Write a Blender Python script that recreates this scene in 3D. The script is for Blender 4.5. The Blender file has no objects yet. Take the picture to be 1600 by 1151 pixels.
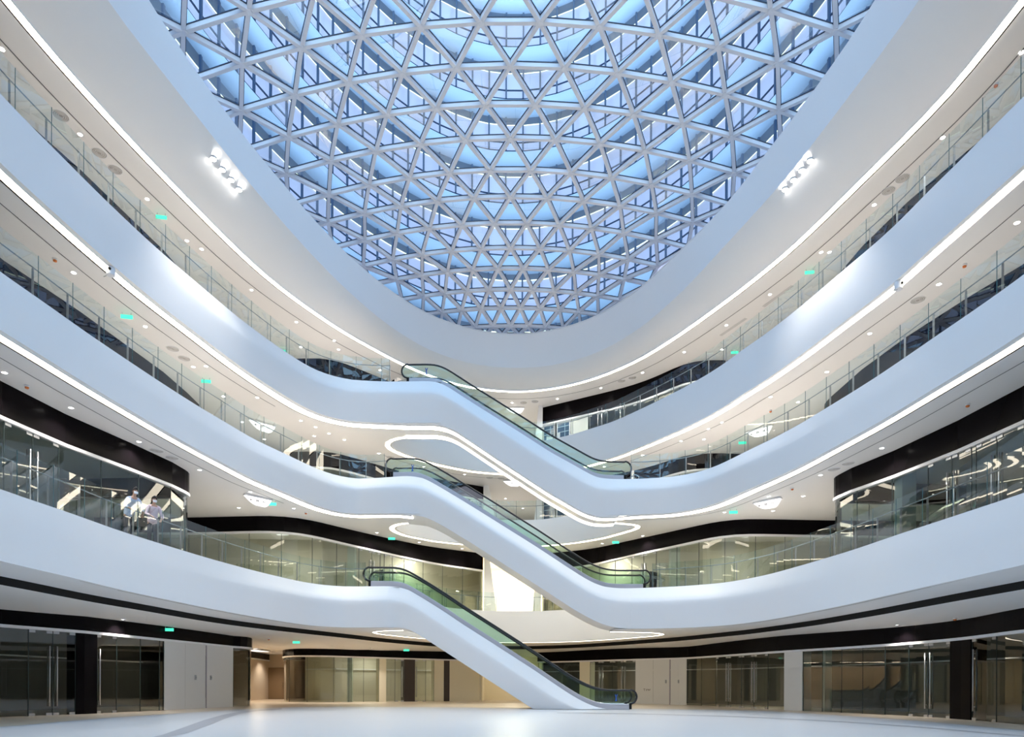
import bpy, math, random
from mathutils import Vector, Matrix
from mathutils.geometry import delaunay_2d_cdt
random.seed(7)
SC = bpy.context.scene
COL = SC.collection

# ------------------------------------------------------------------ camera
F = 1067.0            # focal length in pixels of the 1600x1151 frame
HX, HY = 800.0, 1072.0   # foot of the optical axis (shift lens, level camera)
TH = 0.0045           # slight roll
EYE = 1.1
cam_d = bpy.data.cameras.new('camera')
cam_d.sensor_fit = 'HORIZONTAL'
cam_d.sensor_width = 36.0
cam_d.lens = 36.0 * F / 1600.0
cam_d.shift_x = 0.0
cam_d.shift_y = (HY - 575.5) / 1600.0
cam_d.clip_start = 0.1
cam_d.clip_end = 500
cam = bpy.data.objects.new('camera', cam_d)
COL.objects.link(cam)
rt = Vector((math.cos(TH), 0, math.sin(TH)))
up = Vector((-math.sin(TH), 0, math.cos(TH)))
bk = Vector((0, -1, 0))
m3 = Matrix((rt, up, bk)).transposed()
cam.matrix_world = Matrix.Translation((0, 0, EYE)) @ m3.to_4x4()
SC.camera = cam

# ------------------------------------------------------------------ sky, exposure
world = bpy.data.worlds.new('dusk_sky')
SC.world = world
world.use_nodes = True
bg = world.node_tree.nodes['Background']
bg.inputs['Color'].default_value = (0.78, 0.81, 1.0, 1)
bg.inputs['Strength'].default_value = 2.3
SC.view_settings.view_transform = 'Standard'
SC.view_settings.look = 'None'
SC.view_settings.gamma = 1.0
SC.view_settings.exposure = 0.72
SC.cycles.max_bounces = 10
SC.cycles.diffuse_bounces = 6
SC.cycles.glossy_bounces = 4
SC.cycles.transparent_max_bounces = 32
SC.cycles.sample_clamp_indirect = 6.0

# ------------------------------------------------------------------ measuring helpers
def lerp(a, b, t): return a + (b - a) * t
def knots(ks):
    def f(y):
        if y <= ks[0][0]: return ks[0][1]
        for (a, za), (b, zb) in zip(ks, ks[1:]):
            if y <= b: return lerp(za, zb, (y - a) / (b - a))
        return ks[-1][1]
    return f
def ray(x, y):
    u, v = x - HX, HY - y
    return u * math.cos(TH) - v * math.sin(TH), v * math.cos(TH) + u * math.sin(TH)
def U(x, y, z):
    """the point at height z seen along the ray through a frame position"""
    u, v = ray(x, y)
    if callable(z):
        d = 30.0
        for _ in range(12):
            d = (z(d) - EYE) * F / v
        return Vector((u * d / F, d, z(d)))
    d = (z - EYE) * F / v
    return Vector((u * d / F, d, z))
def UD(x, y, d):
    u, v = ray(x, y)
    return Vector((u * d / F, d, EYE + v * d / F))
def P2(p): return Vector((p[0], p[1]))

def resample(pts, ds=None, n=None):
    L = [0.0]
    for a, b in zip(pts, pts[1:]): L.append(L[-1] + (Vector(b) - Vector(a)).length)
    tot = L[-1]
    if n is None: n = max(2, int(round(tot / ds)) + 1)
    out, j = [], 0
    for i in range(n):
        s = tot * i / (n - 1)
        while j < len(L) - 2 and L[j + 1] < s: j += 1
        seg = L[j + 1] - L[j]
        t = 0 if seg < 1e-9 else (s - L[j]) / seg
        out.append(Vector(pts[j]).lerp(Vector(pts[j + 1]), t))
    return out
def smooth(pts, it=1, closed=False):
    pts = [Vector(p) for p in pts]
    n = len(pts)
    for _ in range(it):
        q = [p.copy() for p in pts]
        for i in range(n):
            if not closed and i in (0, n - 1): continue
            q[i] = pts[i] * 0.5 + (pts[i - 1] + pts[(i + 1) % n]) * 0.25
        pts = q
    return pts
def curve(pts, ds=0.5, it=4): return smooth(resample(pts, ds), it)
def normals2(pts, closed=False):
    """left-hand normals of a plan polyline"""
    out = []; n = len(pts)
    for i in range(n):
        a = pts[i - 1] if (i > 0 or closed) else pts[i]
        b = pts[(i + 1) % n] if (i < n - 1 or closed) else pts[i]
        t = Vector((b[0] - a[0], b[1] - a[1]))
        if t.length < 1e-9: t = Vector((1, 0))
        t.normalize()
        out.append(Vector((-t.y, t.x)))
    return out
def inside(p, poly):
    x, y = p[0], p[1]; c = False; j = len(poly) - 1
    for i in range(len(poly)):
        xi, yi = poly[i][0], poly[i][1]; xj, yj = poly[j][0], poly[j][1]
        if (yi > y) != (yj > y) and x < (xj - xi) * (y - yi) / (yj - yi) + xi: c = not c
        j = i
    return c
def dist_poly(p, poly):
    best = 1e9
    for a, b in zip(poly, poly[1:] + poly[:1]):
        ax, ay, bx, by = a[0], a[1], b[0], b[1]
        dx, dy = bx - ax, by - ay
        l2 = dx * dx + dy * dy
        t = 0 if l2 < 1e-12 else max(0, min(1, ((p[0] - ax) * dx + (p[1] - ay) * dy) / l2))
        best = min(best, math.hypot(p[0] - ax - t * dx, p[1] - ay - t * dy))
    return best
def hit(path, px, py=1072.0):
    """where the plan ray through frame column px meets a plan polyline (first in depth): point, arc length"""
    u, _ = ray(px, py)
    dx, dy = u / F, 1.0
    s, best = 0.0, None
    for a, b in zip(path, path[1:]):
        ex, ey = b[0] - a[0], b[1] - a[1]
        L = math.hypot(ex, ey)
        den = dx * ey - dy * ex
        if abs(den) > 1e-9:
            t = (a[0] * ey - a[1] * ex) / den
            w = (a[0] * dy - a[1] * dx) / den
            if 0 <= w <= 1 and t > 0 and (best is None or t < best[0]):
                best = (t, s + w * L, Vector((dx * t, dy * t)))
        s += L
    return best
def at_len(path, s):
    for a, b in zip(path, path[1:]):
        L = (Vector(b[:2]) - Vector(a[:2])).length
        if s <= L and L > 0: return Vector(a[:2]).lerp(Vector(b[:2]), max(0, s / L)), (Vector(b[:2]) - Vector(a[:2])).normalized()
        s -= L
    a, b = path[-2], path[-1]
    return Vector(b[:2]), (Vector(b[:2]) - Vector(a[:2])).normalized()
def path_len(path): return sum((Vector(b[:2]) - Vector(a[:2])).length for a, b in zip(path, path[1:]))

# ------------------------------------------------------------------ materials
MATS = {}
def mat(name, col, rough=0.5, metal=0.0, spec=0.5, emit=None, estr=0.0, noise=None):
    if name in MATS: return MATS[name]
    m = bpy.data.materials.new(name); m.use_nodes = True
    nt = m.node_tree; b = nt.nodes['Principled BSDF']
    b.inputs['Base Color'].default_value = (*col, 1)
    b.inputs['Roughness'].default_value = rough
    b.inputs['Metallic'].default_value = metal
    b.inputs['Specular IOR Level'].default_value = spec
    if emit:
        b.inputs['Emission Color'].default_value = (*emit, 1)
        b.inputs['Emission Strength'].default_value = estr
    if noise:
        sc, amt = noise
        tc = nt.nodes.new('ShaderNodeTexCoord'); nz = nt.nodes.new('ShaderNodeTexNoise')
        nz.inputs['Scale'].default_value = sc; nz.inputs['Detail'].default_value = 4
        mx = nt.nodes.new('ShaderNodeMix'); mx.data_type = 'RGBA'
        mx.inputs[6].default_value = (*[c * (1 - amt) for c in col], 1)
        mx.inputs[7].default_value = (*[min(1, c * (1 + amt)) for c in col], 1)
        nt.links.new(tc.outputs['Object'], nz.inputs['Vector'])
        nt.links.new(nz.outputs['Fac'], mx.inputs[0])
        nt.links.new(mx.outputs[2], b.inputs['Base Color'])
    MATS[name] = m
    return m
def glass(name, tint, refl=1.0, ior=1.45, rough=0.0):
    """a thin pane: tinted transmission plus Fresnel reflection"""
    if name in MATS: return MATS[name]
    m = bpy.data.materials.new(name); m.use_nodes = True
    nt = m.node_tree; nt.nodes.clear()
    out = nt.nodes.new('ShaderNodeOutputMaterial'); mix = nt.nodes.new('ShaderNodeMixShader')
    tr = nt.nodes.new('ShaderNodeBsdfTransparent'); gl = nt.nodes.new('ShaderNodeBsdfGlossy')
    fr = nt.nodes.new('ShaderNodeFresnel'); mu = nt.nodes.new('ShaderNodeMath'); mu.operation = 'MULTIPLY'; mu.use_clamp = True
    geo = nt.nodes.new('ShaderNodeNewGeometry')
    fr.inputs['IOR'].default_value = ior
    mu.inputs[1].default_value = refl
    tr.inputs['Color'].default_value = (*tint, 1)
    gl.inputs['Color'].default_value = (1, 1, 1, 1); gl.inputs['Roughness'].default_value = rough
    # same Fresnel from both sides of the thin pane
    lw = nt.nodes.new('ShaderNodeLayerWeight'); lw.inputs['Blend'].default_value = 0.333
    nt.links.new(lw.outputs['Fresnel'], mu.inputs[0])
    nt.nodes.remove(fr); nt.nodes.remove(geo)
    nt.links.new(mu.outputs[0], mix.inputs[0])
    nt.links.new(tr.outputs[0], mix.inputs[1]); nt.links.new(gl.outputs[0], mix.inputs[2])
    nt.links.new(mix.outputs[0], out.inputs['Surface'])
    MATS[name] = m
    return m
WHITE = mat('white_panel', (0.84, 0.84, 0.85), 0.42, spec=0.35)
SOFF = mat('white_plaster_soffit', (0.84, 0.825, 0.81), 0.75, spec=0.15, noise=(0.6, 0.015))
SLABT = mat('stone_floor_upper', (0.62, 0.60, 0.57), 0.35)
FLOORM = mat('polished_light_floor', (0.68, 0.675, 0.685), 0.3, spec=0.4, noise=(0.35, 0.02))
BEIGE = mat('beige_stone', (0.70, 0.60, 0.47), 0.3, noise=(1.2, 0.05))
GREYST = mat('grey_stone_inlay', (0.42, 0.42, 0.45), 0.3)
BLACK = mat('black_panel', (0.004, 0.003, 0.004), 0.25, spec=0.06)
BLACKM = mat('matt_black', (0.01, 0.01, 0.01), 0.7, spec=0.2)
ROOM = mat('shop_interior_grey', (0.42, 0.42, 0.40), 0.8, noise=(0.5, 0.12))
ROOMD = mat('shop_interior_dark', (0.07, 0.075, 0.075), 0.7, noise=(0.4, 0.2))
STRIP = mat('warm_white_led', (0.9, 0.9, 0.9), 0.5, emit=(1.0, 0.89, 0.70), estr=4.6)
LAMP = mat('downlight_lamp', (0.9, 0.9, 0.9), 0.5, emit=(1.0, 0.95, 0.88), estr=10.0)
SPOTM = mat('bright_spot_lamp', (0.9, 0.9, 0.9), 0.5, emit=(1.0, 0.97, 0.93), estr=60.0)
SIGNW = mat('lit_sign_face', (0.9, 0.9, 0.9), 0.5, emit=(1.0, 1.0, 1.0), estr=.8)
GREEN = mat('exit_sign_green', (0.05, 0.6, 0.4), 0.5, emit=(0.08, 0.85, 0.55), estr=0.7)
STEEL = mat('brushed_steel', (0.55, 0.56, 0.58), 0.3, metal=0.9)
STEELD = mat('grey_metal_post', (0.42, 0.45, 0.48), 0.35, metal=0.6)
SKIRT = mat('escalator_side_metal', (0.50, 0.49, 0.53), 0.38, metal=0.3)
RUBBER = mat('black_handrail_rubber', (0.012, 0.014, 0.018), 0.35)
BEAMM = mat('white_steel_beam', (0.76, 0.74, 0.76), 0.5)
GASKET = mat('dark_glazing_gasket', (0.02, 0.03, 0.06), 0.5)
ORANGE = mat('orange_plastic', (0.75, 0.22, 0.05), 0.5)
GREYV = mat('grey_vent_metal', (0.42, 0.40, 0.38), 0.5)
GROOVE = mat('dark_joint', (0.16, 0.16, 0.17), 0.8)
CREAM = mat('cream_wall', (0.86, 0.80, 0.62), 0.6)
G_BAL = glass('clear_green_edge_glass', (0.87, 0.95, 0.93), 1.8)
G_ESC = glass('green_escalator_glass', (0.72, 0.89, 0.80), 1.1)
G_SHOP = glass('shopfront_glass', (0.74, 0.82, 0.78), 1.5)
G_SKY = glass('blue_roof_glass', (0.52, 0.85, 1.0), 0.25)
G_WIN = glass('blue_window_glass', (0.25, 0.45, 0.62), 1.5)

# ------------------------------------------------------------------ object helpers
def mesh(name, verts, faces, m, parent=None, sm=False, mats=None, fm=None):
    me = bpy.data.meshes.new(name)
    me.from_pydata([tuple(v) for v in verts], [], faces)
    for x in (mats or [m]): me.materials.append(x)
    if fm: me.polygons.foreach_set('material_index', fm)
    if sm: me.polygons.foreach_set('use_smooth', [True] * len(me.polygons))
    me.update()
    o = bpy.data.objects.new(name, me)
    COL.objects.link(o)
    if parent: o.parent = parent
    return o
def tag(o, label, cat=None, group=None, kind=None):
    o['label'] = label
    if cat: o['category'] = cat
    if group: o['group'] = group
    if kind: o['kind'] = kind
    return o
def empty(name, loc, label, cat, group=None, kind=None):
    o = bpy.data.objects.new(name, None)
    o.empty_display_size = 0.2
    COL.objects.link(o); o.location = loc
    return tag(o, label, cat, group, kind)
class MB:
    def __init__(self, org=(0, 0, 0)):
        self.v, self.f, self.i, self.o = [], [], [], Vector(org)
    def add(self, vs, fs, mi=0):
        k = len(self.v)
        self.v += [Vector(p) - self.o for p in vs]
        self.f += [tuple(k + a for a in f) for f in fs]
        self.i += [mi] * len(fs)
    def box(self, c, ax, ay, az, mi=0):
        """box from centre and three half-axis vectors"""
        c, ax, ay, az = Vector(c), Vector(ax), Vector(ay), Vector(az)
        vs = [c + ax * a + ay * b + az * d for d in (-1, 1) for b in (-1, 1) for a in (-1, 1)]
        self.add(vs, [(0, 2, 3, 1), (4, 5, 7, 6), (0, 1, 5, 4), (2, 6, 7, 3), (0, 4, 6, 2), (1, 3, 7, 5)], mi)
    def beam(self, a, b, w, h, upv=(0, 0, 1), mi=0, drop=0.0):
        a, b = Vector(a), Vector(b)
        t = (b - a); L = t.length; t.normalize()
        s = t.cross(Vector(upv));
        if s.length < 1e-6: s = Vector((1, 0, 0))
        s.normalize(); n = s.cross(t).normalized()
        self.box((a + b) / 2 - n * drop, t * L / 2, s * w / 2, n * h / 2, mi)
    def tube(self, pts, r, n=8, mi=0, cap=True):
        pts = [Vector(p) for p in pts]; rings = []
        ref = None
        for i, p in enumerate(pts):
            a = pts[max(0, i - 1)]; b = pts[min(len(pts) - 1, i + 1)]
            t = (b - a).normalized()
            if ref is None:
                ref = Vector((0, 0, 1)) if abs(t.z) < 0.9 else Vector((0, 1, 0))
            s = t.cross(ref)
            if s.length < 1e-5: s = t.orthogonal()
            s.normalize(); q = s.cross(t).normalized(); ref = q
            rr = r(i) if callable(r) else r
            rings.append([p + (s * math.cos(2 * math.pi * k / n) + q * math.sin(2 * math.pi * k / n)) * rr for k in range(n)])
        vs = [v for R in rings for v in R]; fs = []
        for i in range(len(rings) - 1):
            for k in range(n):
                fs.append((i * n + k, i * n + (k + 1) % n, (i + 1) * n + (k + 1) % n, (i + 1) * n + k))
        if cap:
            fs.append(tuple(range(n))[::-1]); fs.append(tuple((len(rings) - 1) * n + k for k in range(n)))
        self.add(vs, fs, mi)
    def lathe(self, c, prof, n=20, mi=0, axis=(0, 0, 1), cap=True):
        ax = Vector(axis).normalized(); s = ax.orthogonal().normalized(); q = ax.cross(s)
        c = Vector(c); vs, fs = [], []
        for r, h in prof:
            for k in range(n):
                a = 2 * math.pi * k / n
                vs.append(c + ax * h + (s * math.cos(a) + q * math.sin(a)) * r)
        for i in range(len(prof) - 1):
            for k in range(n):
                fs.append((i * n + k, i * n + (k + 1) % n, (i + 1) * n + (k + 1) % n, (i + 1) * n + k))
        if cap:
            fs.append(tuple(range(n))[::-1]); fs.append(tuple((len(prof) - 1) * n + k for k in range(n)))
        self.add(vs, fs, mi)
    def ribbon(self, A, B, mi=0):
        k = len(A); vs = list(A) + list(B)
        self.add(vs, [(i, i + 1, k + i + 1, k + i) for i in range(k - 1)], mi)
    def rows(self, R, mi=0, closed=False):
        """loft a list of rows (equal length)"""
        n = len(R[0]); vs = [p for r in R for p in r]; fs = []
        for j in range(len(R) - 1):
            for i in range(n if closed else n - 1):
                i2 = (i + 1) % n
                fs.append((j * n + i, j * n + i2, (j + 1) * n + i2, (j + 1) * n + i))
        self.add(vs, fs, mi)
    def build(self, name, m, parent=None, sm=False):
        ms = m if isinstance(m, (list, tuple)) else [m]
        return mesh(name, self.v, self.f, None, parent, sm, mats=ms, fm=self.i)
def smooth_by_angle(o, deg=35):
    me = o.data
    me.polygons.foreach_set('use_smooth', [True] * len(me.polygons))
    try: me.set_sharp_from_angle(angle=math.radians(deg))
    except Exception: pass

ORD = ['first', 'second', 'third', 'fourth', 'fifth', 'sixth', 'seventh', 'eighth', 'ninth', 'tenth', 'eleventh', 'twelfth',
       'thirteenth', 'fourteenth', 'fifteenth', 'sixteenth', 'seventeenth', 'eighteenth', 'nineteenth', 'twentieth',
       'twenty-first', 'twenty-second', 'twenty-third', 'twenty-fourth', 'twenty-fifth', 'twenty-sixth', 'twenty-seventh',
       'twenty-eighth', 'twenty-ninth', 'thirtieth']
TRIM_N = [0]
def trim(): TRIM_N[0] += 1; return 'trim_%d' % TRIM_N[0]

# ------------------------------------------------------------------ levels (heights in metres above the ground floor)
Z2, Z3, Z4 = 5.87, 11.07, 15.75               # top edges of the white balcony bands
zs2 = knots([(16.5, 4.12), (32, 3.90)])       # undersides
zs3 = knots([(16.5, 9.67), (32.5, 9.36), (40, 9.5), (44.3, 9.72)])
zs4 = knots([(16.7, 14.05), (32.8, 13.76)])
zs5 = 18.8
YB = 32.85                                    # depth of the escalator fronts

def back_ext(first, side, y0=-12.0):
    """straight run from the first measured point to behind the photographer"""
    x = 12.9 * side
    return [Vector((x, y0)), Vector((x, 0)), Vector((lerp(x, first[0], .6), 8))]

def tr(pxs, z): return [P2(U(x, y, z)) for x, y in pxs]

L4L = tr([(0,147),(28,177),(88,235),(138,287),(183,330),(240,384),(305,439),(372,496),(433,541),(488,577),(513,586),(534,592),(560,595),(584,596.5),(624,596)], Z4)
L3L = tr([(0,426),(63,467),(117,507),(167,541),(212,571),(254,599),(293,624),(325,644),(361,664),(395,686),(425,699),(457,714),(483,727),(510,739),(534,745),(555,749),(575,749),(600,746),(625,743.5)], Z3)
L2L = tr([(0,764),(72,789),(100,797),(180,827),(267,854),(333,874),(400,892),(467,908),(500,913.5),(534,916.3),(560,917),(584,915.8),(605,915)], Z2)
L3R = tr([(970,748.5),(1018,748),(1060,744),(1100,736),(1129,724),(1159,708),(1189,694),(1223,677),(1253,661),(1286,640),(1326,616),(1366,591),(1409,562),(1456,529),(1508,494),(1566,454),(1600,429)], Z3)
L2R = tr([(980,919),(1020,918),(1066,915.5),(1133,910.5),(1199,898),(1266,879),(1333,859),(1399,836),(1466,814),(1533,792),(1600,770)], Z2)
L4Rfar = tr([(842,690),(860,686),(890,680),(918,671),(960,658),(1020,630),(1060,610),(1100,588),(1133,567),(1159,547),(1189,527),(1219,504),(1253,477),(1286,449),(1323,417),(1363,384),(1403,348),(1454,295),(1501,250),(1556,193),(1600,152)], Z4)
def clean_left(p, it=5): return curve(back_ext(p[0], -1) + p, 0.45, it)
def clean_right(p, it=5): return curve(p + back_ext(p[-1], 1)[::-1], 0.45, it)
L4L, L3L, L2L = clean_left(L4L), clean_left(L3L), clean_left(L2L)
L3R, L2R = clean_right(L3R), clean_right(L2R)

T3 = [UD(x, y, YB) for x, y in [(624,596),(650,595.3),(676,595),(688,597.5),(700,604),(740,630),(780,655),(820,680),(860,706),(900,728),(920,739.5),(932,745.5),(946,748),(970,748.5)]]
B3 = [UD(x, y, YB + .1) for x, y in [(624,662.3),(640,662.3),(676,662),(692,664),(710,671),(740,691),(780,718),(820,744),(858,769),(880,781.5),(892,788.5),(908,798),(924,804.5),(940,807.6),(970,808)]]
T2 = [UD(x, y, YB) for x, y in [(625,743.5),(640,742.5),(648,742.9),(657,745),(670,750.5),(700,768),(720,780),(770,811),(840,855),(890,888),(920,907),(940,915.5),(958,919),(980,919)]]
B2 = [UD(x, y, YB + .1) for x, y in [(625,804),(640,804),(654,804),(668,809),(687,818),(720,838),(740,850),(800,889),(840,914.5),(900,954),(930,970),(950,978),(966,981.6),(980,982)]]
T1 = [UD(x, y, YB + .1) for x, y in [(605,915),(620,915),(630,917),(641,922.5),(670,940),(700,959),(720,973),(773.6,1007),(834,1046),(882.6,1079),(907,1094),(931,1104.5),(948,1107.2)]]
B1 = [UD(x, y, YB + .2) for x, y in [(605,980),(618,979.5),(632,981),(644,985),(665,998),(716,1031),(752.5,1055),(800,1086),(833,1107.2)]]

# chain of a balcony band that runs on as the cladding of an escalator
HT = [0, .05, .11, .17, .22, .26, .30, .33, .36, .39, .43, .48, .55, .64, .76, .88, 1.0]
def hbulge(t):
    h = lambda u: u / .37 if u < .37 else 1 - (u - .37) / .63
    if t <= 0 or t >= 1: return 0.0
    r = min(.09, t, 1 - t)
    return (h(t - r) + 2 * h(t) + h(t + r)) / 4
def stations(Lp, ztop, zsf, T, B, Rp, ztop2, zsf2, wid_l, wid_r):
    """list of (top, bottom, void-normal, weight, section)"""
    st = []
    nl = normals2(Lp)
    tot = path_len(Lp); s = 0
    for i, p in enumerate(Lp):
        if i: s += (Lp[i] - Lp[i - 1]).length
        w = max(0, 1 - (tot - s) / 13.0); w = w * w * (3 - 2 * w)
        n = -nl[i]
        st.append([Vector((p.x, p.y, ztop)), Vector((p.x, p.y, zsf(p.y))), Vector((n.x, n.y, 0)), w, 0])
    Tn = smooth(resample(T, n=70), 4); Bn = smooth(resample(B, n=70), 4)
    for a, b in list(zip(Tn, Bn))[1:-1 if Rp else None]:
        st.append([a, b, Vector((0, -1, 0)), 1.0, 1])
    if Rp:
        nr = normals2(Rp); s = 0
        for i, p in enumerate(Rp):
            if i: s += (Rp[i] - Rp[i - 1]).length
            w = max(0, 1 - s / 13.0); w = w * w * (3 - 2 * w)
            n = -nr[i]
            st.append([Vector((p.x, p.y, ztop2)), Vector((p.x, p.y, zsf2(p.y))), Vector((n.x, n.y, 0)), w, 2])
    # ease positions and normals across the joins
    for _ in range(6):
        q = [[x.copy() if isinstance(x, Vector) else x for x in r] for r in st]
        for i in range(1, len(st) - 1):
            near = any(st[j][4] != st[i][4] for j in range(max(0, i - 5), min(len(st), i + 6)))
            if near:
                for k in (0, 1, 2): q[i][k] = st[i][k] * .5 + (st[i - 1][k] + st[i + 1][k]) * .25
        st = q
    return st
def band_rows(st):
    R = [[] for _ in HT]
    for T, B, n, w, sec in st:
        b = lerp(0.03, 0.52, w)
        nn = n.normalized()
        for j, t in enumerate(HT):
            R[j].append(T.lerp(B, t) + nn * b * hbulge(t))
    return R
def band_objects(st, names, parents):
    R = band_rows(st)
    secs = [r[4] for r in st]
    out = []
    for k in range(3):
        idx = [i for i, s in enumerate(secs) if s == k]
        if not idx: continue
        a, b = idx[0], idx[-1]
        if b < len(st) - 1: b += 1
        mb = MB(parents[k].location if parents[k] else (0, 0, 0))
        mb.rows([row[a:b + 1] for row in R])
        o = mb.build(names[k], WHITE, parents[k], True)
        out.append(o)
    return out
def under_strip(st, a, b, name, label, back=False):
    """LED strip, ledge and dark gap under a run of stations"""
    A0, A1, A2, A3 = [], [], [], []
    for T, B, n, w, sec in st[a:b]:
        m = -n.normalized()
        l = lerp(.13, .17, w); wd = lerp(.27, .50, w)
        z = Vector((0, 0, -.04))
        A0.append(B + m * l + z); A1.append(B + m * (l + wd) + z); A2.append(B + m * (l + wd + .06) + z)
    o = empty('cove_light', (A0[0] + A0[-1]) / 2, label, 'light strip', 'light strips under the balcony bands')
    z2 = Vector((0, 0, .07))
    mb = MB(o.location); mb.rows([A0, A1]); mb.build('diffuser', STRIP, o)
    mb = MB(o.location); mb.rows([[p + z2 for p in A0], A0]); mb.build('edge_profile', WHITE, o)
    mb = MB(o.location); mb.rows([A1, A2, [p + z2 for p in A2]]); mb.build('edge_profile', BLACKM, o)
    return o

ST3 = stations(L4L, Z4, zs4, T3, B3, L3R, Z3, zs3, 1, 1)
ST2 = stations(L3L, Z3, zs3, T2, B2, L2R, Z2, zs2, 1, 1)
ST1 = stations(L2L, Z2, zs2, T1, B1, None, 0, None, 1, 1)

ESC = {}
for k, x, z, lab in ((3, 800, 0, 'white-clad escalator at the top of the stack, rising to the uppermost balcony'),
                     (2, 800, 0, 'white-clad middle escalator between the upper and lower of the three'),
                     (1, 800, 0, 'white-clad lowest escalator standing on the ground floor')):
    ESC[k] = empty('escalator', (0, 33.8, {3: 11.0, 2: 5.8, 1: 0.0}[k]), lab, 'escalator', 'escalators crossing the atrium')

n3 = ['', 'cladding', '']
for st, k, nm in ((ST3, 3, ('fourth-floor', 'third-floor')), (ST2, 2, ('third-floor', 'second-floor')), (ST1, 1, ('second-floor', ''))):
    names = [trim(), 'cladding', trim() if k > 1 else '']
    os_ = band_objects(st, names, [None, ESC[k], None])
    tag(os_[0], 'smooth white balcony band on the left side of the %s gallery' % nm[0], 'balcony band', 'white balcony bands', 'structure')
    if k > 1: tag(os_[2], 'smooth white balcony band on the right side of the %s gallery' % nm[1], 'balcony band', 'white balcony bands', 'structure')

def sec_range(st, k):
    idx = [i for i, r in enumerate(st) if r[4] == k]
    return idx[0], idx[-1] + 1

# ------------------------------------------------------------------ voids behind the escalators and the far rims
def uz(pxs, zf): return [P2(U(x, y, zf)) for x, y in pxs]
XE = {3: (-3.5, 4.55), 2: (-4.45, 4.95), 1: (-5.45, None)}     # where each escalator leaves / meets the slabs
loop4 = [Vector((-3.5, 34.75))] + uz([(680,684),(640,684.5),(624,686),(613,689),(608,693),(611,699),(624,705),(640,711),(670,720),(700,727),(740,735),(780,738)], zs4)
loop4 = loop4 + L4Rfar
far4 = clean_right(loop4, 2)
loop3 = [Vector((-4.45, 34.4))] + uz([(684,818),(640,818),(626,820),(619,823),(619,827),(628,832),(640,836),(680,844),(740,850),(800,852),(846,851.5),(900,846),(940,839),(975,829),(990,824.5),(993,822),(990,820.5),(975,820)], zs3) + [Vector((4.55, 34.6))]
far3 = curve(loop3, 0.3, 2)
loop2 = [Vector(p) for p in [(-5.45,34.5),(-6.5,34.8),(-7.1,35.6),(-7.0,36.8),(-5.6,39.4),(-3.4,42.0),(-1.7,43.1),(0,43.4),(2,43.1),(3.9,42.1),(5.8,40.0),(7.6,37.4),(7.9,36.2),(7.2,35.2),(4.95,34.8)]]
far2 = curve(loop2, 0.3, 2)

def upto_x(path, x):      # left path cut where it passes x at the landing
    out = [p for p in path if not (p.y > 31 and p.x > x)]
    return out
def from_x(path, x):
    return [p for p in path if not (p.y > 31 and p.x < x)]
def close_back(path_end, path_start):
    """semi-elliptical run behind the photographer from right end to left start"""
    a, b = path_end, path_start
    out = []
    for i in range(1, 12):
        t = math.pi * i / 12
        out.append(Vector(((a.x + b.x) / 2 + math.cos(t) * (a.x - b.x) / 2, a.y - 5.0 * math.sin(t))))
    return out
void4 = [P2(r[0]) for r in ST3 if r[4] == 0]
void4 = void4 + [Vector((-3.5, YB))] + far4
void4 += close_back(void4[-1], void4[0])
void3 = [P2(r[0]) for r in ST2 if r[4] == 0] + [Vector((-4.45, YB))] + far3 + [Vector((4.55, YB))] + [P2(r[0]) for r in ST3 if r[4] == 2]
void3 += close_back(void3[-1], void3[0])
void2 = [P2(r[0]) for r in ST1 if r[4] == 0] + [Vector((-5.45, YB))] + far2 + [Vector((4.95, YB + .1))] + [P2(r[0]) for r in ST2 if r[4] == 2]
void2 += close_back(void2[-1], void2[0])
def dedupe(p, e=0.12):
    out = [p[0]]
    for q in p[1:]:
        if (q - out[-1]).length > e: out.append(q)
    if (out[0] - out[-1]).length < e: out.pop()
    return out
void4, void3, void2 = dedupe(void4), dedupe(void3), dedupe(void2)

OUT = [Vector(p) for p in ((-27, -22), (27, -22), (27, 58), (-27, 58))]
def slab_sheet(name, outer, holes, zf, m, grid=3.0, flip=False, parent=None):
    vs = [Vector(p) for p in outer]; es = [(i, (i + 1) % len(outer)) for i in range(len(outer))]
    for h in holes:
        k = len(vs); vs += [Vector(p) for p in h]
        es += [(k + i, k + (i + 1) % len(h)) for i in range(len(h))]
    xs = [p.x for p in outer]; ys = [p.y for p in outer]
    x = min(xs) + grid
    while x < max(xs):
        y = min(ys) + grid
        while y < max(ys):
            p = Vector((x, y))
            if inside(p, outer) and not any(inside(p, h) for h in holes) and all(dist_poly(p, h) > .5 for h in holes) and dist_poly(p, outer) > .3: vs.append(p)
            y += grid
        x += grid
    r = delaunay_2d_cdt(vs, es, [], 0, 1e-4)
    V, Fs = r[0], r[2]
    keep = []
    for f in Fs:
        c = sum((V[i] for i in f), Vector((0, 0))) / len(f)
        if inside(c, outer) and not any(inside(c, h) for h in holes):
            keep.append(tuple(f) if not flip else tuple(f)[::-1])
    vv = [(p.x, p.y, zf(p) if callable(zf) else zf) for p in V]
    return mesh(name, vv, keep, m, parent)

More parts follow.
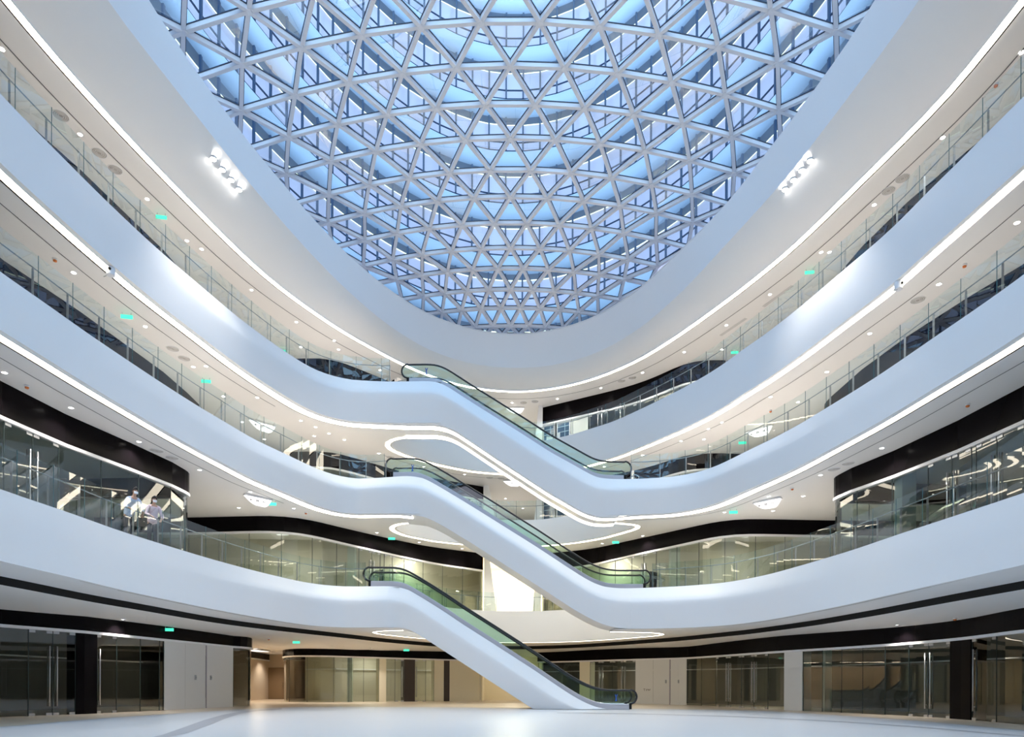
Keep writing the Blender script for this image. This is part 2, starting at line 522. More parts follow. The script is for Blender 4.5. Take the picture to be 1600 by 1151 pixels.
# slab tops and soffits
tag(slab_sheet('floor_2', OUT, [void2], Z2 - .03, SLABT), 'light stone walkway floor of the second-floor gallery', 'floor', kind='structure')
tag(slab_sheet('floor_3', OUT, [void3], Z3 - .03, SLABT), 'light stone walkway floor of the third-floor gallery', 'floor', kind='structure')
tag(slab_sheet('floor_4', OUT, [void4], Z4 - .03, SLABT), 'light stone walkway floor of the fourth-floor gallery', 'floor', kind='structure')
tag(slab_sheet('ceiling_3', OUT, [void4], lambda p: zs4(p.y), SOFF, flip=True), 'white soffit over the third-floor gallery, under the uppermost balcony', 'ceiling', kind='structure')
tag(slab_sheet('ceiling_2', OUT, [void3], lambda p: zs3(p.y), SOFF, flip=True), 'white soffit over the second-floor gallery', 'ceiling', kind='structure')

# ground-floor soffit: flat ring to a dark slot, then a lower ceiling to the shops
slot = tr([(0,899),(50,909),(133,927),(233,945),(300,958),(367,969),(433,977.5),(534,989),(601,997),(677,1004),(760,1008.5),(834,1009),(900,1006.5),(967,1002),(1068,994),(1166,983.5),(1266,969.5),(1366,952),(1466,932),(1600,906)], 4.0)
slot = [Vector((-14.6, -12)), Vector((-14.6, 0)), Vector((-14.4, 9))] + slot + [Vector((14.5, 9)), Vector((14.7, 0)), Vector((14.7, -12))]
slot = curve(slot, 0.6, 5)
slotc = dedupe(slot + close_back(slot[-1], slot[0]))
tag(slab_sheet('ceiling_1', slotc, [void2], lambda p: lerp(zs2(p.y), 3.99, min(1, dist_poly(p, void2) / 1.2)), SOFF, grid=1.5, flip=True), 'flat white soffit under the second-floor balcony band', 'ceiling', kind='structure')
def zlow(p):
    return 3.77 - min(dist_poly(p, slotc), 4.0) / 4.0 * (.315 + .0045 * p.x)
tag(slab_sheet('ceiling_0', OUT, [slotc], zlow, SOFF, grid=1.5, flip=True), 'low white ceiling in front of the ground-floor shops', 'ceiling', kind='structure')
mb = MB(); c2 = slotc + [slotc[0]]
mb.ribbon([Vector((p.x, p.y, 4.06)) for p in c2], [Vector((p.x, p.y, 3.76)) for p in c2])
tag(mb.build(trim(), BLACKM), 'long black slot curving round the ground-floor ceiling', 'ceiling slot', kind='structure')

# far balcony bands and their light strips
def far_band(path, ztop, zsf, label):
    n = normals2(path)
    mb = MB()
    R = []
    for t in (0, .1, .25, .5, .75, .92, 1):
        R.append([Vector((p.x, p.y, lerp(ztop, zsf(p.y), t))) + Vector((-k.x, -k.y, 0)) * .05 * math.sin(math.pi * t) for p, k in zip(path, n)])
    mb.rows(R)
    o = mb.build(trim(), WHITE, None, True)
    tag(o, label, 'balcony band', 'white balcony bands', 'structure')
def far_strip(path, zsf, label, w0=.12, wd=.27):
    n = smooth(normals2(path), 4)
    A0 = [Vector((p.x + k.x * w0, p.y + k.y * w0, zsf(p.y) - .015)) for p, k in zip(path, n)]
    A1 = [Vector((p.x + k.x * (w0 + wd), p.y + k.y * (w0 + wd), zsf(p.y) - .015)) for p, k in zip(path, n)]
    o = empty('cove_light', A0[len(A0) // 2], label, 'light strip', 'light strips under the balcony bands')
    z2 = Vector((0, 0, .05))
    mb = MB(o.location); mb.rows([A0, A1]); mb.build('diffuser', STRIP, o)
    mb = MB(o.location); mb.rows([[p + z2 for p in A0], A0]); mb.build('edge_profile', WHITE, o)
    mb = MB(o.location); mb.rows([A1, [p + z2 for p in A1]]); mb.build('edge_profile', WHITE, o)
    return o
far_band(far4, Z4, zs4, 'white balcony band sweeping round the far end and right side of the fourth floor')
far_band(far3, Z3, zs3, 'white balcony band across the far end of the third floor behind the escalators')
far_band(far2, Z2, zs2, 'white balcony band across the far end of the second floor behind the escalators')
far_strip(far4, zs4, 'light strip under the far and right fourth-floor balcony band, looping behind the top escalator')
far_strip(far3, zs3, 'light strip under the far third-floor band, with a rounded loop at each end')
far_strip(far2, zs2, 'slim light strip under the far second-floor band behind the lowest escalator', .12, .16)

a, b = sec_range(ST3, 0)[0], sec_range(ST3, 2)[1]
under_strip(ST3, a, b, '', 'long light strip under the left fourth-floor band, the top escalator and the right third-floor band')
a, b = sec_range(ST2, 0)[0], sec_range(ST2, 0)[1]
under_strip(ST2, a, b + 3, '', 'light strip under the left third-floor balcony band')
mb = MB()   # thin groove under the second-floor band
for stx, k in ((ST1, 0), (ST2, 2)):
    i0, i1 = sec_range(stx, k)
    A = [r[1] - r[2].normalized() * .10 + Vector((0, 0, -.008)) for r in stx[i0:i1]]; B = [r[1] - r[2].normalized() * .19 + Vector((0, 0, -.008)) for r in stx[i0:i1]]
    mb.ribbon(A, B)
tag(mb.build(trim(), GREYV), 'thin grey reveal along the lower edge of the second-floor balcony band', 'reveal', kind='structure')

# soffit joint lines parallel to the bands
def joint(path, zf, off, label, w=.035, side=1):
    n = smooth(normals2(path), 3)
    A = [Vector((p.x + k.x * off, p.y + k.y * off, 0)) for p, k in zip(path, n)]
    B = [Vector((p.x + k.x * (off + w), p.y + k.y * (off + w), 0)) for p, k in zip(path, n)]
    for q in A + B: q.z = (zf(q.y) if callable(zf) else zf) - .006
    mb = MB(); mb.ribbon(A, B)
    tag(mb.build(trim(), GROOVE), label, 'ceiling joint', kind='structure')
joint([p for p in L4L if p.y < 31], zs4, 1.15, 'thin dark joint in the left third-floor soffit')
joint([p for p in L3L if p.y < 31], zs3, 1.15, 'thin dark joint in the left second-floor soffit')
joint(L3R, zs3, 1.15, 'thin dark joint in the right second-floor soffit')
joint([p for p in far4 if p.x > -6.4 and (p.y > 36.6 or p.x > 0)], zs4, 1.15, 'thin dark joint in the far and right third-floor soffit')
# ------------------------------------------------------------------ escalators
def esc_parts(k, st, T, xl, xr, ztop, zbot):
    root = ESC[k]; org = root.location
    sec = [r for r in st if r[4] == 1]
    Tt = [r[0] for r in sec]; Bt = [r[1] for r in sec]
    W = 2.05
    dy = Vector((0, W, 0))
    mb = MB(org)
    mb.rows([Bt, [p + dy * .5 for p in Bt], [p + dy for p in Bt], [p.lerp(q, .5) + dy for p, q in zip(Bt, Tt)], [p + dy for p in Tt]])
    mb.build('underside', WHITE, root)
    if k == 3:
        z = Vector((0, 0, -.02)); z2 = Vector((0, 0, .05))
        A = [p + Vector((0, 1.52, 0)) + z for p in Bt]; B = [p + Vector((0, 1.92, 0)) + z for p in Bt]
        mb = MB(org); mb.rows([A, B])
        o = mb.build('light_strip', STRIP, root); o['label'] = 'warm white light strip along the rear lower edge'
    # side line: the top edge of the cladding, run out level at both landings
    base = [p.copy() for p in smooth(resample(T, n=90), 3)]
    R = .33
    a, b = xl + R, xr - R
    line = [Vector((x, YB, base[0].z)) for x in ([a] if a < base[0].x - .2 else [])]
    line += [Vector((p.x, YB, p.z)) for p in base if p.x > a and p.x < b]
    if b > line[-1].x + .1: line.append(Vector((b, YB, base[-1].z)))
    line = smooth(resample(line, .18), 2)
    for side, y in (('front', YB + .22), ('rear', YB + 1.66)):
        L = [Vector((p.x, y, p.z)) for p in line]
        h0, h1, h2 = .22, .86, .90
        lo = -.02
        mb = MB(org)
        e = Vector((0, .05, 0))
        mb.rows([[p + Vector((0, 0, lo)) - e for p in L], [p + Vector((0, 0, h0)) - e for p in L], [p + Vector((0, 0, h0)) + e for p in L], [p + Vector((0, 0, lo)) + e for p in L]])
        for p in (L[0], L[-1]): mb.box(p + Vector((0, 0, .1)), (.02, 0, 0), (0, .05, 0), (0, 0, .12))
        mb.build('skirt_panel', SKIRT, root)
        # bright metal line on the skirt
        mb = MB(org); mb.tube([p + Vector((0, -.03, h0 + .012)) for p in L], .014, 6); mb.build('skirt_trim', STEEL, root)
        # glass with rounded ends
        top = [p + Vector((0, 0, h2)) for p in L]; bot = [p + Vector((0, 0, h0)) for p in L]
        lt = [L[0] + Vector((-math.cos(t) * R, 0, (h2 + h0) / 2 + .03 + math.sin(t) * (h2 - h0) / 2)) for t in [math.pi / 2 * (1 - i / 8) for i in range(9)]]
        ltb = [L[0] + Vector((-math.cos(t) * R, 0, (h2 + h0) / 2 + .03 - math.sin(t) * (h2 - h0) / 2)) for t in [math.pi / 2 * (1 - i / 8) for i in range(9)]]
        rt_ = [L[-1] + Vector((math.cos(t) * R, 0, (h2 + h0) / 2 + .03 + math.sin(t) * (h2 - h0) / 2)) for t in [math.pi / 2 * (1 - i / 8) for i in range(9)]]
        rtb = [L[-1] + Vector((math.cos(t) * R, 0, (h2 + h0) / 2 + .03 - math.sin(t) * (h2 - h0) / 2)) for t in [math.pi / 2 * (1 - i / 8) for i in range(9)]]
        mb = MB(org)
        mb.ribbon(lt[::-1] + top + rt_, ltb[::-1] + bot + rtb)
        mb.build('glass_balustrade', G_ESC, root)
        mb = MB(org)
        rail = ltb[::1] + lt[::-1] + top + rt_ + rtb[::-1]
        mb.tube(resample(rail, .09), .042 if k > 1 else .05, 8)
        mb.build('handrail', RUBBER, root, True)
        mb = MB(org)
        for p in (L[0], L[-1]):
            mb = MB(org); mb.box(p + Vector((0.02 if p is L[-1] else -.02, 0, .13)), (.06, 0, 0), (0, .06, 0), (0, 0, .14)); mb.build('newel_base', BLACKM, root)
    # steps
    mb = MB(org); y0, y1 = YB + .28, YB + 1.60
    s = line[0].x; step = .36
    while s < line[-1].x:
        z = min(line, key=lambda p: abs(p.x - s - step / 2)).z
        mb.box((s + step / 2, (y0 + y1) / 2, z - .08), (step / 2, 0, 0), (0, (y1 - y0) / 2, 0), (0, 0, .10))
        s += step
    mb.build('steps', STEELD, root)
    # blue safety sticker on the front glass
    sx = xr - 1.0 if k == 1 else xl + 1.3
    zz = (zbot if k == 1 else ztop) + .60
    mb = MB(org)
    y = YB + .20
    def bar(x0, z0, x1, z1, w=.03): mb.beam((sx + x0, y, zz + z0), (sx + x1, y, zz + z1), .01, w, upv=(1, 0, 0) if abs(x1 - x0) < abs(z1 - z0) else (0, 0, 1))
    bar(-.05, .14, 0, 0, .035); bar(.06, .14, 0, 0, .035); bar(0, 0, 0, -.14, .05); bar(-.05, -.16, .05, -.16, .04)
    o = mb.build('sticker', mat('blue_sticker', (.03, .12, .5), .5), root)
    o['label'] = 'small blue safety sticker on the glass'
KX = 33.05 / F
esc_parts(3, ST3, T3, (622 - 800) * KX, (985 - 800) * KX, Z4, Z3)
esc_parts(2, ST2, T2, (601 - 800) * KX, (1016 - 800) * KX, Z3, Z2)
esc_parts(1, ST1, T1, (567 - 800) * KX, (995 - 800) * KX, Z2, 0)

# ------------------------------------------------------------------ roof ring, skylight opening
def ring(pxs, z, x0=12.4, n=170):
    p = tr(pxs, z)
    x0 = abs(p[0].x) + .25; x1 = abs(p[-1].x) + .25
    p = [Vector((-x0, -12)), Vector((-x0, 0)), Vector((-x0 + .1, 9))] + p + [Vector((x1 - .1, 9)), Vector((x1, 0)), Vector((x1, -12))]
    p = curve(p, .6, 5)
    p = p + close_back(p[-1], p[0])
    return resample(p + [p[0]], n=n)[:-1]
R5 = ring([(8,0),(123,133),(200,217),(283,303),(363,384),(417,434),(467,472),(534,518),(631,571),(684,592),(734,606),(801,613.5),(868,608),(934,591),(1001,562),(1068,519),(1156,455),(1239,388),(1366,263),(1483,147),(1598,1)], zs5)
RB = ring([(163,0),(233,87),(300,173),(400,300),(473,384),(534,447),(600,505),(667,547),(734,570),(807,577),(867,572),(934,553),(1001,514),(1068,455),(1133,384),(1226,283),(1333,143),(1440,0)], 19.7)
RM = ring([(230,0),(300,103),(384,217),(467,317),(534,390),(601,448),(667,491),(734,514),(801,524),(868,516),(934,494),(1001,450),(1068,385),(1133,323),(1206,227),(1283,127),(1370,0)], 21.5)
def at3(p, z): return [Vector((q.x, q.y, z)) for q in p]
mb = MB()
mid = [p.lerp(q, .45) for p, q in zip(R5, RB)]; mid2 = [p.lerp(q, .82) for p, q in zip(R5, RB)]
mb.rows([at3(R5, zs5), at3(mid, 19.08), at3(mid2, 19.42), at3(RB, 19.72)], closed=True)
tag(mb.build(trim(), SOFF, None, True), 'grey-white sloping underside of the roof ring', 'roof ring', kind='structure')
mb = MB()
rmo = [p + Vector((0, 0)) for p in RM]
nn = normals2(RM, True)
mb.rows([at3(RB, 19.72), at3([p.lerp(q, .5) for p, q in zip(RB, RM)], 20.7), at3(RM, 21.5), at3([p + k * .35 for p, k in zip(RM, nn)], 21.5), at3([p + k * .35 for p, k in zip(RM, nn)], 21.2)], closed=True)
o = mb.build(trim(), WHITE, None, True); smooth_by_angle(o, 40)
tag(o, 'tall white upstand framing the edge of the glass roof', 'roof ring', kind='structure')
tag(slab_sheet('ceiling_4', OUT, [R5], zs5, SOFF, flip=True), 'white soffit over the fourth-floor gallery', 'ceiling', kind='structure')
RMo = [p + k * 1.2 for p, k in zip(RM, nn)]
tag(slab_sheet('roof', OUT, [RM], 21.45, mat('grey_roofing', (.45, .47, .5), .8)), 'flat grey roof round the skylight opening', 'roof', kind='structure')
i0 = min(range(len(R5)), key=lambda i: (R5[i] - Vector((-13.4, -12))).length)
vis5 = R5[:]   # strip runs the whole ring
n5 = smooth(normals2(vis5, True), 3, True)
# the path runs left -> far -> right, so left-hand normals point into the slab
o = empty('cove_light', (0, 41, zs5), 'light strip round the inner edge of the uppermost soffit, below the glass roof', 'light strip', 'light strips under the balcony bands')
A = [Vector((p.x - k.x * .10, p.y - k.y * .10, zs5 - .015)) for p, k in zip(vis5, n5)]; B = [Vector((p.x + k.x * .12, p.y + k.y * .12, zs5 - .015)) for p, k in zip(vis5, n5)]
z2 = Vector((0, 0, .2))
mb = MB(o.location); mb.rows([A, B], closed=True); mb.build('diffuser', STRIP, o)
mb = MB(o.location); mb.rows([[p + z2 for p in A], A], closed=True); mb.build('edge_profile', WHITE, o)
C = [Vector((p.x + k.x * .17, p.y + k.y * .17, zs5 - .012)) for p, k in zip(vis5, n5)]
mb = MB(o.location); mb.rows([B, C], closed=True); mb.build('edge_profile', BLACKM, o)
A = [Vector((p.x + k.x * 1.05, p.y + k.y * 1.05, zs5 - .008)) for p, k in zip(vis5, n5)]; B = [Vector((p.x + k.x * 1.09, p.y + k.y * 1.09, zs5 - .008)) for p, k in zip(vis5, n5)]
mb = MB(); mb.rows([A, B], closed=True)
tag(mb.build(trim(), GROOVE), 'thin dark joint in the uppermost soffit', 'ceiling joint', kind='structure')

# ------------------------------------------------------------------ skylight
VR = [1039, 970, 910, 857, 807, 765, 724, 685, 653, 620, 591, 563, 549]
SR = [93, 84, 77, 70, 63, 57, 50.5, 46, 39.5, 34, 30.5, 27.5, 25.5]
rows_ = []
for i, (v, s) in enumerate(zip(VR, SR)):
    z = max(20.72, 24.5 - 3.6 * (i / 11) ** 2)
    d = z * F / v
    rows_.append((d, z + EYE, s * d / F, i))
d0, zz0, s0, _ = rows_[0]
for k in range(1, 24):
    d = d0 - 1.7 * k
    if d < -15: break
    rows_.insert(0, (d, zz0 - .0016 * max(0, (8 - d)) ** 2 * .6, min(2.45, s0 + .05 * k), -k))
def zdome(zr, X): return zr - .0157 * X * X
nodes = {}
RMl = [Vector(p) for p in RM]
for (d, z, s, i) in rows_:
    off = .5 if i % 2 == 0 else 0.0
    for j in range(-9, 10):
        X = (j + off) * s - .18
        p = Vector((X, d))
        if inside(p, RMl) or dist_poly(p, RMl) < (4.2 if d < 34 else 2.6): nodes[(i, j)] = Vector((X, d, zdome(z, X)))
edges = []
for (i, j), p in nodes.items():
    if (i, j + 1) in nodes: edges.append((p, nodes[(i, j + 1)]))
    off = .5 if i % 2 == 0 else 0
    # next row has the opposite offset
    for j2 in ((j, j + 1) if off else (j - 1, j)):
        q = nodes.get((i + 1, j2))
        if q: edges.append((p, q))
sky = empty('skylight', (0, 20, 21.5), 'domed glass roof on a triangular lattice of white steel beams', 'skylight')
def proj(p):
    w = Vector(p) - Vector((0, 0, EYE))
    u, v = w.dot(rt), w.dot(up)
    if w.y < .5: return None
    return HX + F * u / w.y, HY - F * v / w.y
def vis_len(e):
    a, b = proj(e[0]), proj(e[1])
    if not a or not b: return 0
    m = ((a[0] + b[0]) / 2, (a[1] + b[1]) / 2)
    mid_ = P2((e[0] + e[1]) / 2)
    if not (0 < m[0] < 1600 and 0 < m[1] < 1151): return 0
    return math.hypot(a[0] - b[0], a[1] - b[1])
edges.sort(key=vis_len, reverse=True)
rest = MB(sky.location); gk = MB(sky.location)
for n_, (a, b) in enumerate(edges):
    mb = rest if n_ >= 100 else MB(sky.location)
    mb.beam(a, b, .145, .16)
    if n_ < 100: mb.build('beam', BEAMM, sky)
    gk.beam(a, b, .19, .03, drop=-.095)
o = rest.build('beam', BEAMM, sky); o['kind'] = 'stuff'
gk.build('glazing_gasket', GASKET, sky)
rest = MB(sky.location)
nl_ = sorted(nodes.values(), key=lambda p: vis_len((p, p + Vector((0, 0, 1)))), reverse=True)
for n_, p in enumerate(nl_):
    mb = rest if n_ >= 100 else MB(sky.location)
    mb.lathe(p + Vector((0, 0, -.15)), [(.10, .05), (.13, .07), (.13, .22), (.1, .24)], 10)
    if n_ < 100: mb.build('lattice_node', BEAMM, sky)
o = rest.build('lattice_node', BEAMM, sky); o['kind'] = 'stuff'
mb = MB(sky.location); up_ = Vector((0, 0, .11))
for (i, j), p in nodes.items():
    off = .5 if i % 2 == 0 else 0
    q = nodes.get((i, j + 1))
    if q:
        for di in (1, -1):
            t = nodes.get((i + di, j + (1 if off else 0)))
            if t: mb.add([p + up_, q + up_, t + up_], [(0, 1, 2)])
mb.build('glazing', G_SKY, sky)

# ------------------------------------------------------------------ towers seen through the glass
half = [Vector(p) for p in [(-17.2, 4), (-17.0, 20), (-16.3, 30.7), (-15.3, 35), (-13.4, 39.9), (-11.0, 44.6), (-7.3, 49), (-3.2, 51.4), (0, 51.9)]]
tc = half + [Vector((-p.x, p.y)) for p in half[:-1][::-1]]
tc = curve(tc, 1.3, 3)
tn = smooth(normals2(tc), 3)
tower = empty('building', (0, 52, 22), 'curved white balconied building rising round the glass roof, lit strips under each balcony', 'building')
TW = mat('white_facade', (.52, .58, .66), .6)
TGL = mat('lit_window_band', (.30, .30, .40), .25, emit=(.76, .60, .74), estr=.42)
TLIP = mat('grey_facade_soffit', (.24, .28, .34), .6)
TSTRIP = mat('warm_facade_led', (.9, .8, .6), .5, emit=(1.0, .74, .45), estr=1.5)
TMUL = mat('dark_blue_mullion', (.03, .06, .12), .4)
def off(path, nrm, d, z): return [Vector((p.x + k.x * d, p.y + k.y * d, z)) for p, k in zip(path, nrm)]
mull = []
for k in range(-2, 8):
    zst = 30.8 + EYE + 3.95 * k
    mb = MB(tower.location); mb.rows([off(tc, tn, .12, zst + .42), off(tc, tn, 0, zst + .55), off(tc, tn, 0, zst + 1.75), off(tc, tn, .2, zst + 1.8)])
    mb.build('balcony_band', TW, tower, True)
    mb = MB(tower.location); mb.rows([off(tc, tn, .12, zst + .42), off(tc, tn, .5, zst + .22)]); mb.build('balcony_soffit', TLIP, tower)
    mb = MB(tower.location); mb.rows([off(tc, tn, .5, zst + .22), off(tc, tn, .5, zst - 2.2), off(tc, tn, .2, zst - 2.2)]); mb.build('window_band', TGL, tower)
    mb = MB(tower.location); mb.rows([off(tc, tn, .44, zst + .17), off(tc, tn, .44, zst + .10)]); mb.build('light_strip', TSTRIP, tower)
    mb = MB(tower.location); mb.tube(off(tc, tn, .1, zst - 1.45), .055, 5); mb.build('rail', TMUL, tower)
    mb = MB(tower.location); mb.tube(off(tc, tn, .1, zst - 2.1), .06, 5); mb.build('rail', TMUL, tower)
    for p, q in zip(tc, tn): mull.append((p + q * .06, zst))
def mulbar(mb, p, z): mb.box((p.x, p.y, z - .85), (.06, 0, 0), (0, .08, 0), (0, 0, 1.25))
mull = [m for m in mull if m[0].y > 16]
mull.sort(key=lambda m: m[1])
rest = MB(tower.location)
for n_, (p, z) in enumerate(mull):
    mb = rest if n_ >= 100 else MB(tower.location)
    mulbar(mb, p, z)
    if n_ < 100: mb.build('mullion', TMUL, tower)
o = rest.build('mullion', TMUL, tower); o['kind'] = 'stuff'

# ------------------------------------------------------------------ ground floor
tag(slab_sheet('floor', OUT, [], 0, FLOORM, grid=6), 'polished pale floor of the atrium', 'floor', kind='structure')
brd = tr([(0,1136),(130,1124),(250,1116),(400,1106.5),(480,1103.5),(600,1104),(740,1105)], 0) + tr([(880,1106.5),(1000,1107),(1160,1109),(1226,1112),(1323,1118),(1450,1127),(1600,1141)], 0)
brd = [Vector((-15.2, -14)), Vector((-15.2, 4))] + brd + [Vector((15.6, 4)), Vector((15.6, -14))]
brd = curve(brd, .8, 3)
mb = MB()
brdc = brd + close_back(brd[-1], brd[0])
tag(slab_sheet('trim_%d' % (TRIM_N.__setitem__(0, TRIM_N[0] + 1) or TRIM_N[0]), OUT, [brdc], .006, BEIGE, grid=5), 'beige stone border of the floor along the shops', 'floor border', kind='structure')
e1 = tr([(248,1150),(321,1124),(350,1116),(378,1111),(402,1108.5),(440,1106.5)], 0); e2 = tr([(287,1147),(331,1131),(352,1122.5),(375,1115),(404,1110.5),(440,1108)], 0)
e1 = resample([Vector((-7.6, 9.5))] + e1, n=30); e2 = resample([Vector((-6.9, 9.5))] + e2, n=30)
mb = MB(); mb.ribbon([Vector((p.x, p.y, .005)) for p in e1], [Vector((p.x, p.y, .005)) for p in e2])
tag(mb.build(trim(), GREYST), 'curved grey stone band inlaid in the floor at the left', 'floor inlay', kind='structure')
e3 = tr([(870,1113),(1000,1114.5),(1160,1119),(1323,1127),(1450,1136),(1600,1149)], 0)
e4 = tr([(870,1113.9),(1000,1115.4),(1160,1120),(1323,1128.2),(1450,1137.4),(1600,1150.6)], 0)
mb = MB(); mb.ribbon([Vector((p.x, p.y, .005)) for p in e3], [Vector((p.x, p.y, .005)) for p in e4])
tag(mb.build(trim(), GREYST), 'thin grey line inlaid in the floor at the right', 'floor inlay', kind='structure')

# ------------------------------------------------------------------ outer walls of the building
def wallbox(name, a, b, z0, z1, m, label, th=.2):
    mb = MB(); a, b = Vector(a), Vector(b)
    t = (b - a).normalized(); n = Vector((-t.y, t.x))
    c = (a + b) / 2
    mb.box((c.x, c.y, (z0 + z1) / 2), (t.x * (b - a).length / 2, t.y * (b - a).length / 2, 0), (n.x * th / 2, n.y * th / 2, 0), (0, 0, (z1 - z0) / 2))
    o = mb.build(name, m)
    return tag(o, label, 'wall', kind='structure')
wallbox('wall_left', (-27, -22), (-27, 58), 0, 21.4, ROOM, 'grey back wall of the shops on the left')
wallbox('wall_right', (27, 58), (27, -22), 0, 21.4, ROOM, 'grey back wall of the shops on the right')
wallbox('wall_far', (-27, 58), (27, 58), 0, 21.4, ROOM, 'grey back wall behind the far shops')
wallbox('wall_near', (27, -22), (-27, -22), 0, 21.4, WHITE, 'white wall behind the photographer')

# ------------------------------------------------------------------ shop walls
def strip_along(path, s0, s1, step=.5):
    L = path_len(path); s0, s1 = max(0, s0), min(L, s1)
    cum = [0]
    for a, b in zip(path, path[1:]): cum.append(cum[-1] + (b - a).length)
    ss = [s0] + [c for c in cum if s0 + .02 < c < s1 - .02] + [s1]
    return [at_len(path, s)[0] for s in ss]
def front_of(path, s):
    p, t = at_len(path, s); return Vector((t.y, -t.x))      # toward the void
def wall_sheet(mb, pts, z0, z1, o_front=0.0, th=.12, mi=0):
    n = normals2(pts)
    f = [p - k * o_front for p, k in zip(pts, n)]; b = [p + k * th for p, k in zip(pts, n)]
    Z0 = z0 if callable(z0) else (lambda q: z0); Z1 = z1 if callable(z1) else (lambda q: z1)
    def lv(P, Z): return [Vector((q.x, q.y, Z(r))) for q, r in zip(P, pts)]
    mb.rows([lv(b, Z0), lv(f, Z0), lv(f, Z1), lv(b, Z1)], mi)
def band_and_rail(path, s0, s1, zh, ztopf, side):
    pts = strip_along(path, s0, s1)
    mb = MB(); wall_sheet(mb, pts, (lambda q: zh(q) + .09), ztopf, .06, .2)
    tag(mb.build(trim(), BLACK), 'gloss black band over the shopfronts, %s' % side, 'shop band', 'black bands over the shopfronts', 'structure')
    mb = MB(); wall_sheet(mb, pts, zh, (lambda q: zh(q) + .10), .09, .12)
    tag(mb.build(trim(), WHITE), 'slim white head rail under the black band, %s' % side, 'head rail', 'white head rails over the shopfronts', 'structure')
def handle_mesh(mb, p, f, z0, z1):
    for d in (.055,):
        a = Vector((p.x + f.x * d, p.y + f.y * d, z0)); b = Vector((p.x + f.x * d, p.y + f.y * d, z1))
        mb.tube([a, b], .022, 8)
        for z in (z0 + .15, z1 - .15): mb.tube([Vector((p.x, p.y, z)), Vector((p.x + f.x * d, p.y + f.y * d, z))], .014, 6)
def shopfront(path, bays, zf, zh, label, group='glass shopfronts', hz=(.32, 2.45)):
    """bays: (kind, s0, s1[, handle side])"""
    c, _ = at_len(path, (bays[0][1] + bays[-1][2]) / 2)
    root = empty('shopfront', (c.x, c.y, zf), label, 'shopfront', group)
    for b in bays:
        kind, s0, s1 = b[:3]
        g = .012
        pts = strip_along(path, s0 + g, s1 - g)
        n = normals2(pts)
        top = lambda q: zh(q)
        if kind in ('glass', 'door'):
            mb = MB(root.location)
            mb.ribbon([Vector((p.x, p.y, zf + .02)) for p in pts], [Vector((p.x, p.y, zh(p) - .0)) for p in pts])
            o = mb.build('door' if kind == 'door' else 'glass_panel', G_SHOP, root)
            if kind == 'door':
                hs = s1 - .13 if b[3] == 'R' else s0 + .13
                p, t = at_len(path, hs); f = Vector((t.y, -t.x))
                mb = MB(root.location); handle_mesh(mb, p, f, zf + hz[0], zf + hz[1]); handle_mesh(mb, p, -f, zf + hz[0], zf + hz[1])
                h = mb.build('handle', STEEL, None, True); h.parent = o
                for s in (s0 + .12, s1 - .12):
                    q, t = at_len(path, s)
                    for z in (zf + .05, zh(q) - .05):
                        mb = MB(root.location); mb.box((q.x, q.y, z), (t.x * .1, t.y * .1, 0), (-t.y * .02, t.x * .02, 0), (0, 0, .045))
                        h = mb.build('patch_fitting', STEEL, None); h.parent = o
        elif kind == 'window':
            a_, b_ = strip_along(path, s0 + .02, s1 - .02)[0], strip_along(path, s0 + .02, s1 - .02)[-1]
            t = (b_ - a_).normalized(); f = Vector((t.y, -t.x)); c_ = (a_ + b_) / 2; w_ = (b_ - a_).length / 2
            z0_, z1_ = zf + .35, zh(c_) - .1
            mb = MB(root.location)
            mb.box((c_.x, c_.y, (zf + zh(c_)) / 2), (t.x * w_, t.y * w_, 0), (f.x * .03, f.y * .03, 0), (0, 0, (zh(c_) - zf) / 2)); fr = mb.build('window_frame', WHITE, root)
            mb = MB(root.location)
            q = c_ + f * .05
            mb.box((q.x, q.y, (z0_ + z1_) / 2), (t.x * (w_ - .08), t.y * (w_ - .08), 0), (f.x * .01, f.y * .01, 0), (0, 0, (z1_ - z0_) / 2)); mb.build('pane', mat('dark_blue_window', (.02, .07, .14), .08, spec=.8), fr)
            mb = MB(root.location); q = c_ + f * .065
            for zz_ in (.62, .84): mb.box((q.x, q.y, lerp(z0_, z1_, zz_)), (t.x * (w_ - .08), t.y * (w_ - .08), 0), (f.x * .01, f.y * .01, 0), (0, 0, .018))
            q = q + t * .12; mb.box((q.x, q.y, (z0_ + z1_) / 2), (t.x * .012, t.y * .012, 0), (f.x * .01, f.y * .01, 0), (0, 0, (z1_ - z0_) / 2))
            mb.build('glazing_bar', mat('pale_blue_bar', (.35, .5, .6), .5), fr)
        elif kind == 'panel':
            mb = MB(root.location); wall_sheet(mb, pts, zf, zh, .03, .1); mb.build('wall_panel', b[3], root)
    for s in sorted({round(x, 3) for b in bays if b[0] in ('glass', 'door') for x in b[1:3]}):
        q, t = at_len(path, s)
        mb = MB(root.location)
        mb.box((q.x, q.y, zf + (zh(q) - zf) / 2), (t.x * .010, t.y * .010, 0), (-t.y * .012, t.x * .012, 0), (0, 0, (zh(q) - zf) / 2))
        mb.build('joint', mat('dark_glass_edge', (.03, .05, .05), .3), root)
    return root
def pxs(path, *xs): return [hit(path, x)[1] for x in xs]
def pbay(path, *bs):
    out = []
    for b in bs:
        a, c = hit(path, b[1]), hit(path, b[2])
        out.append((b[0], a[1], c[1]) + tuple(b[3:]))
    return out
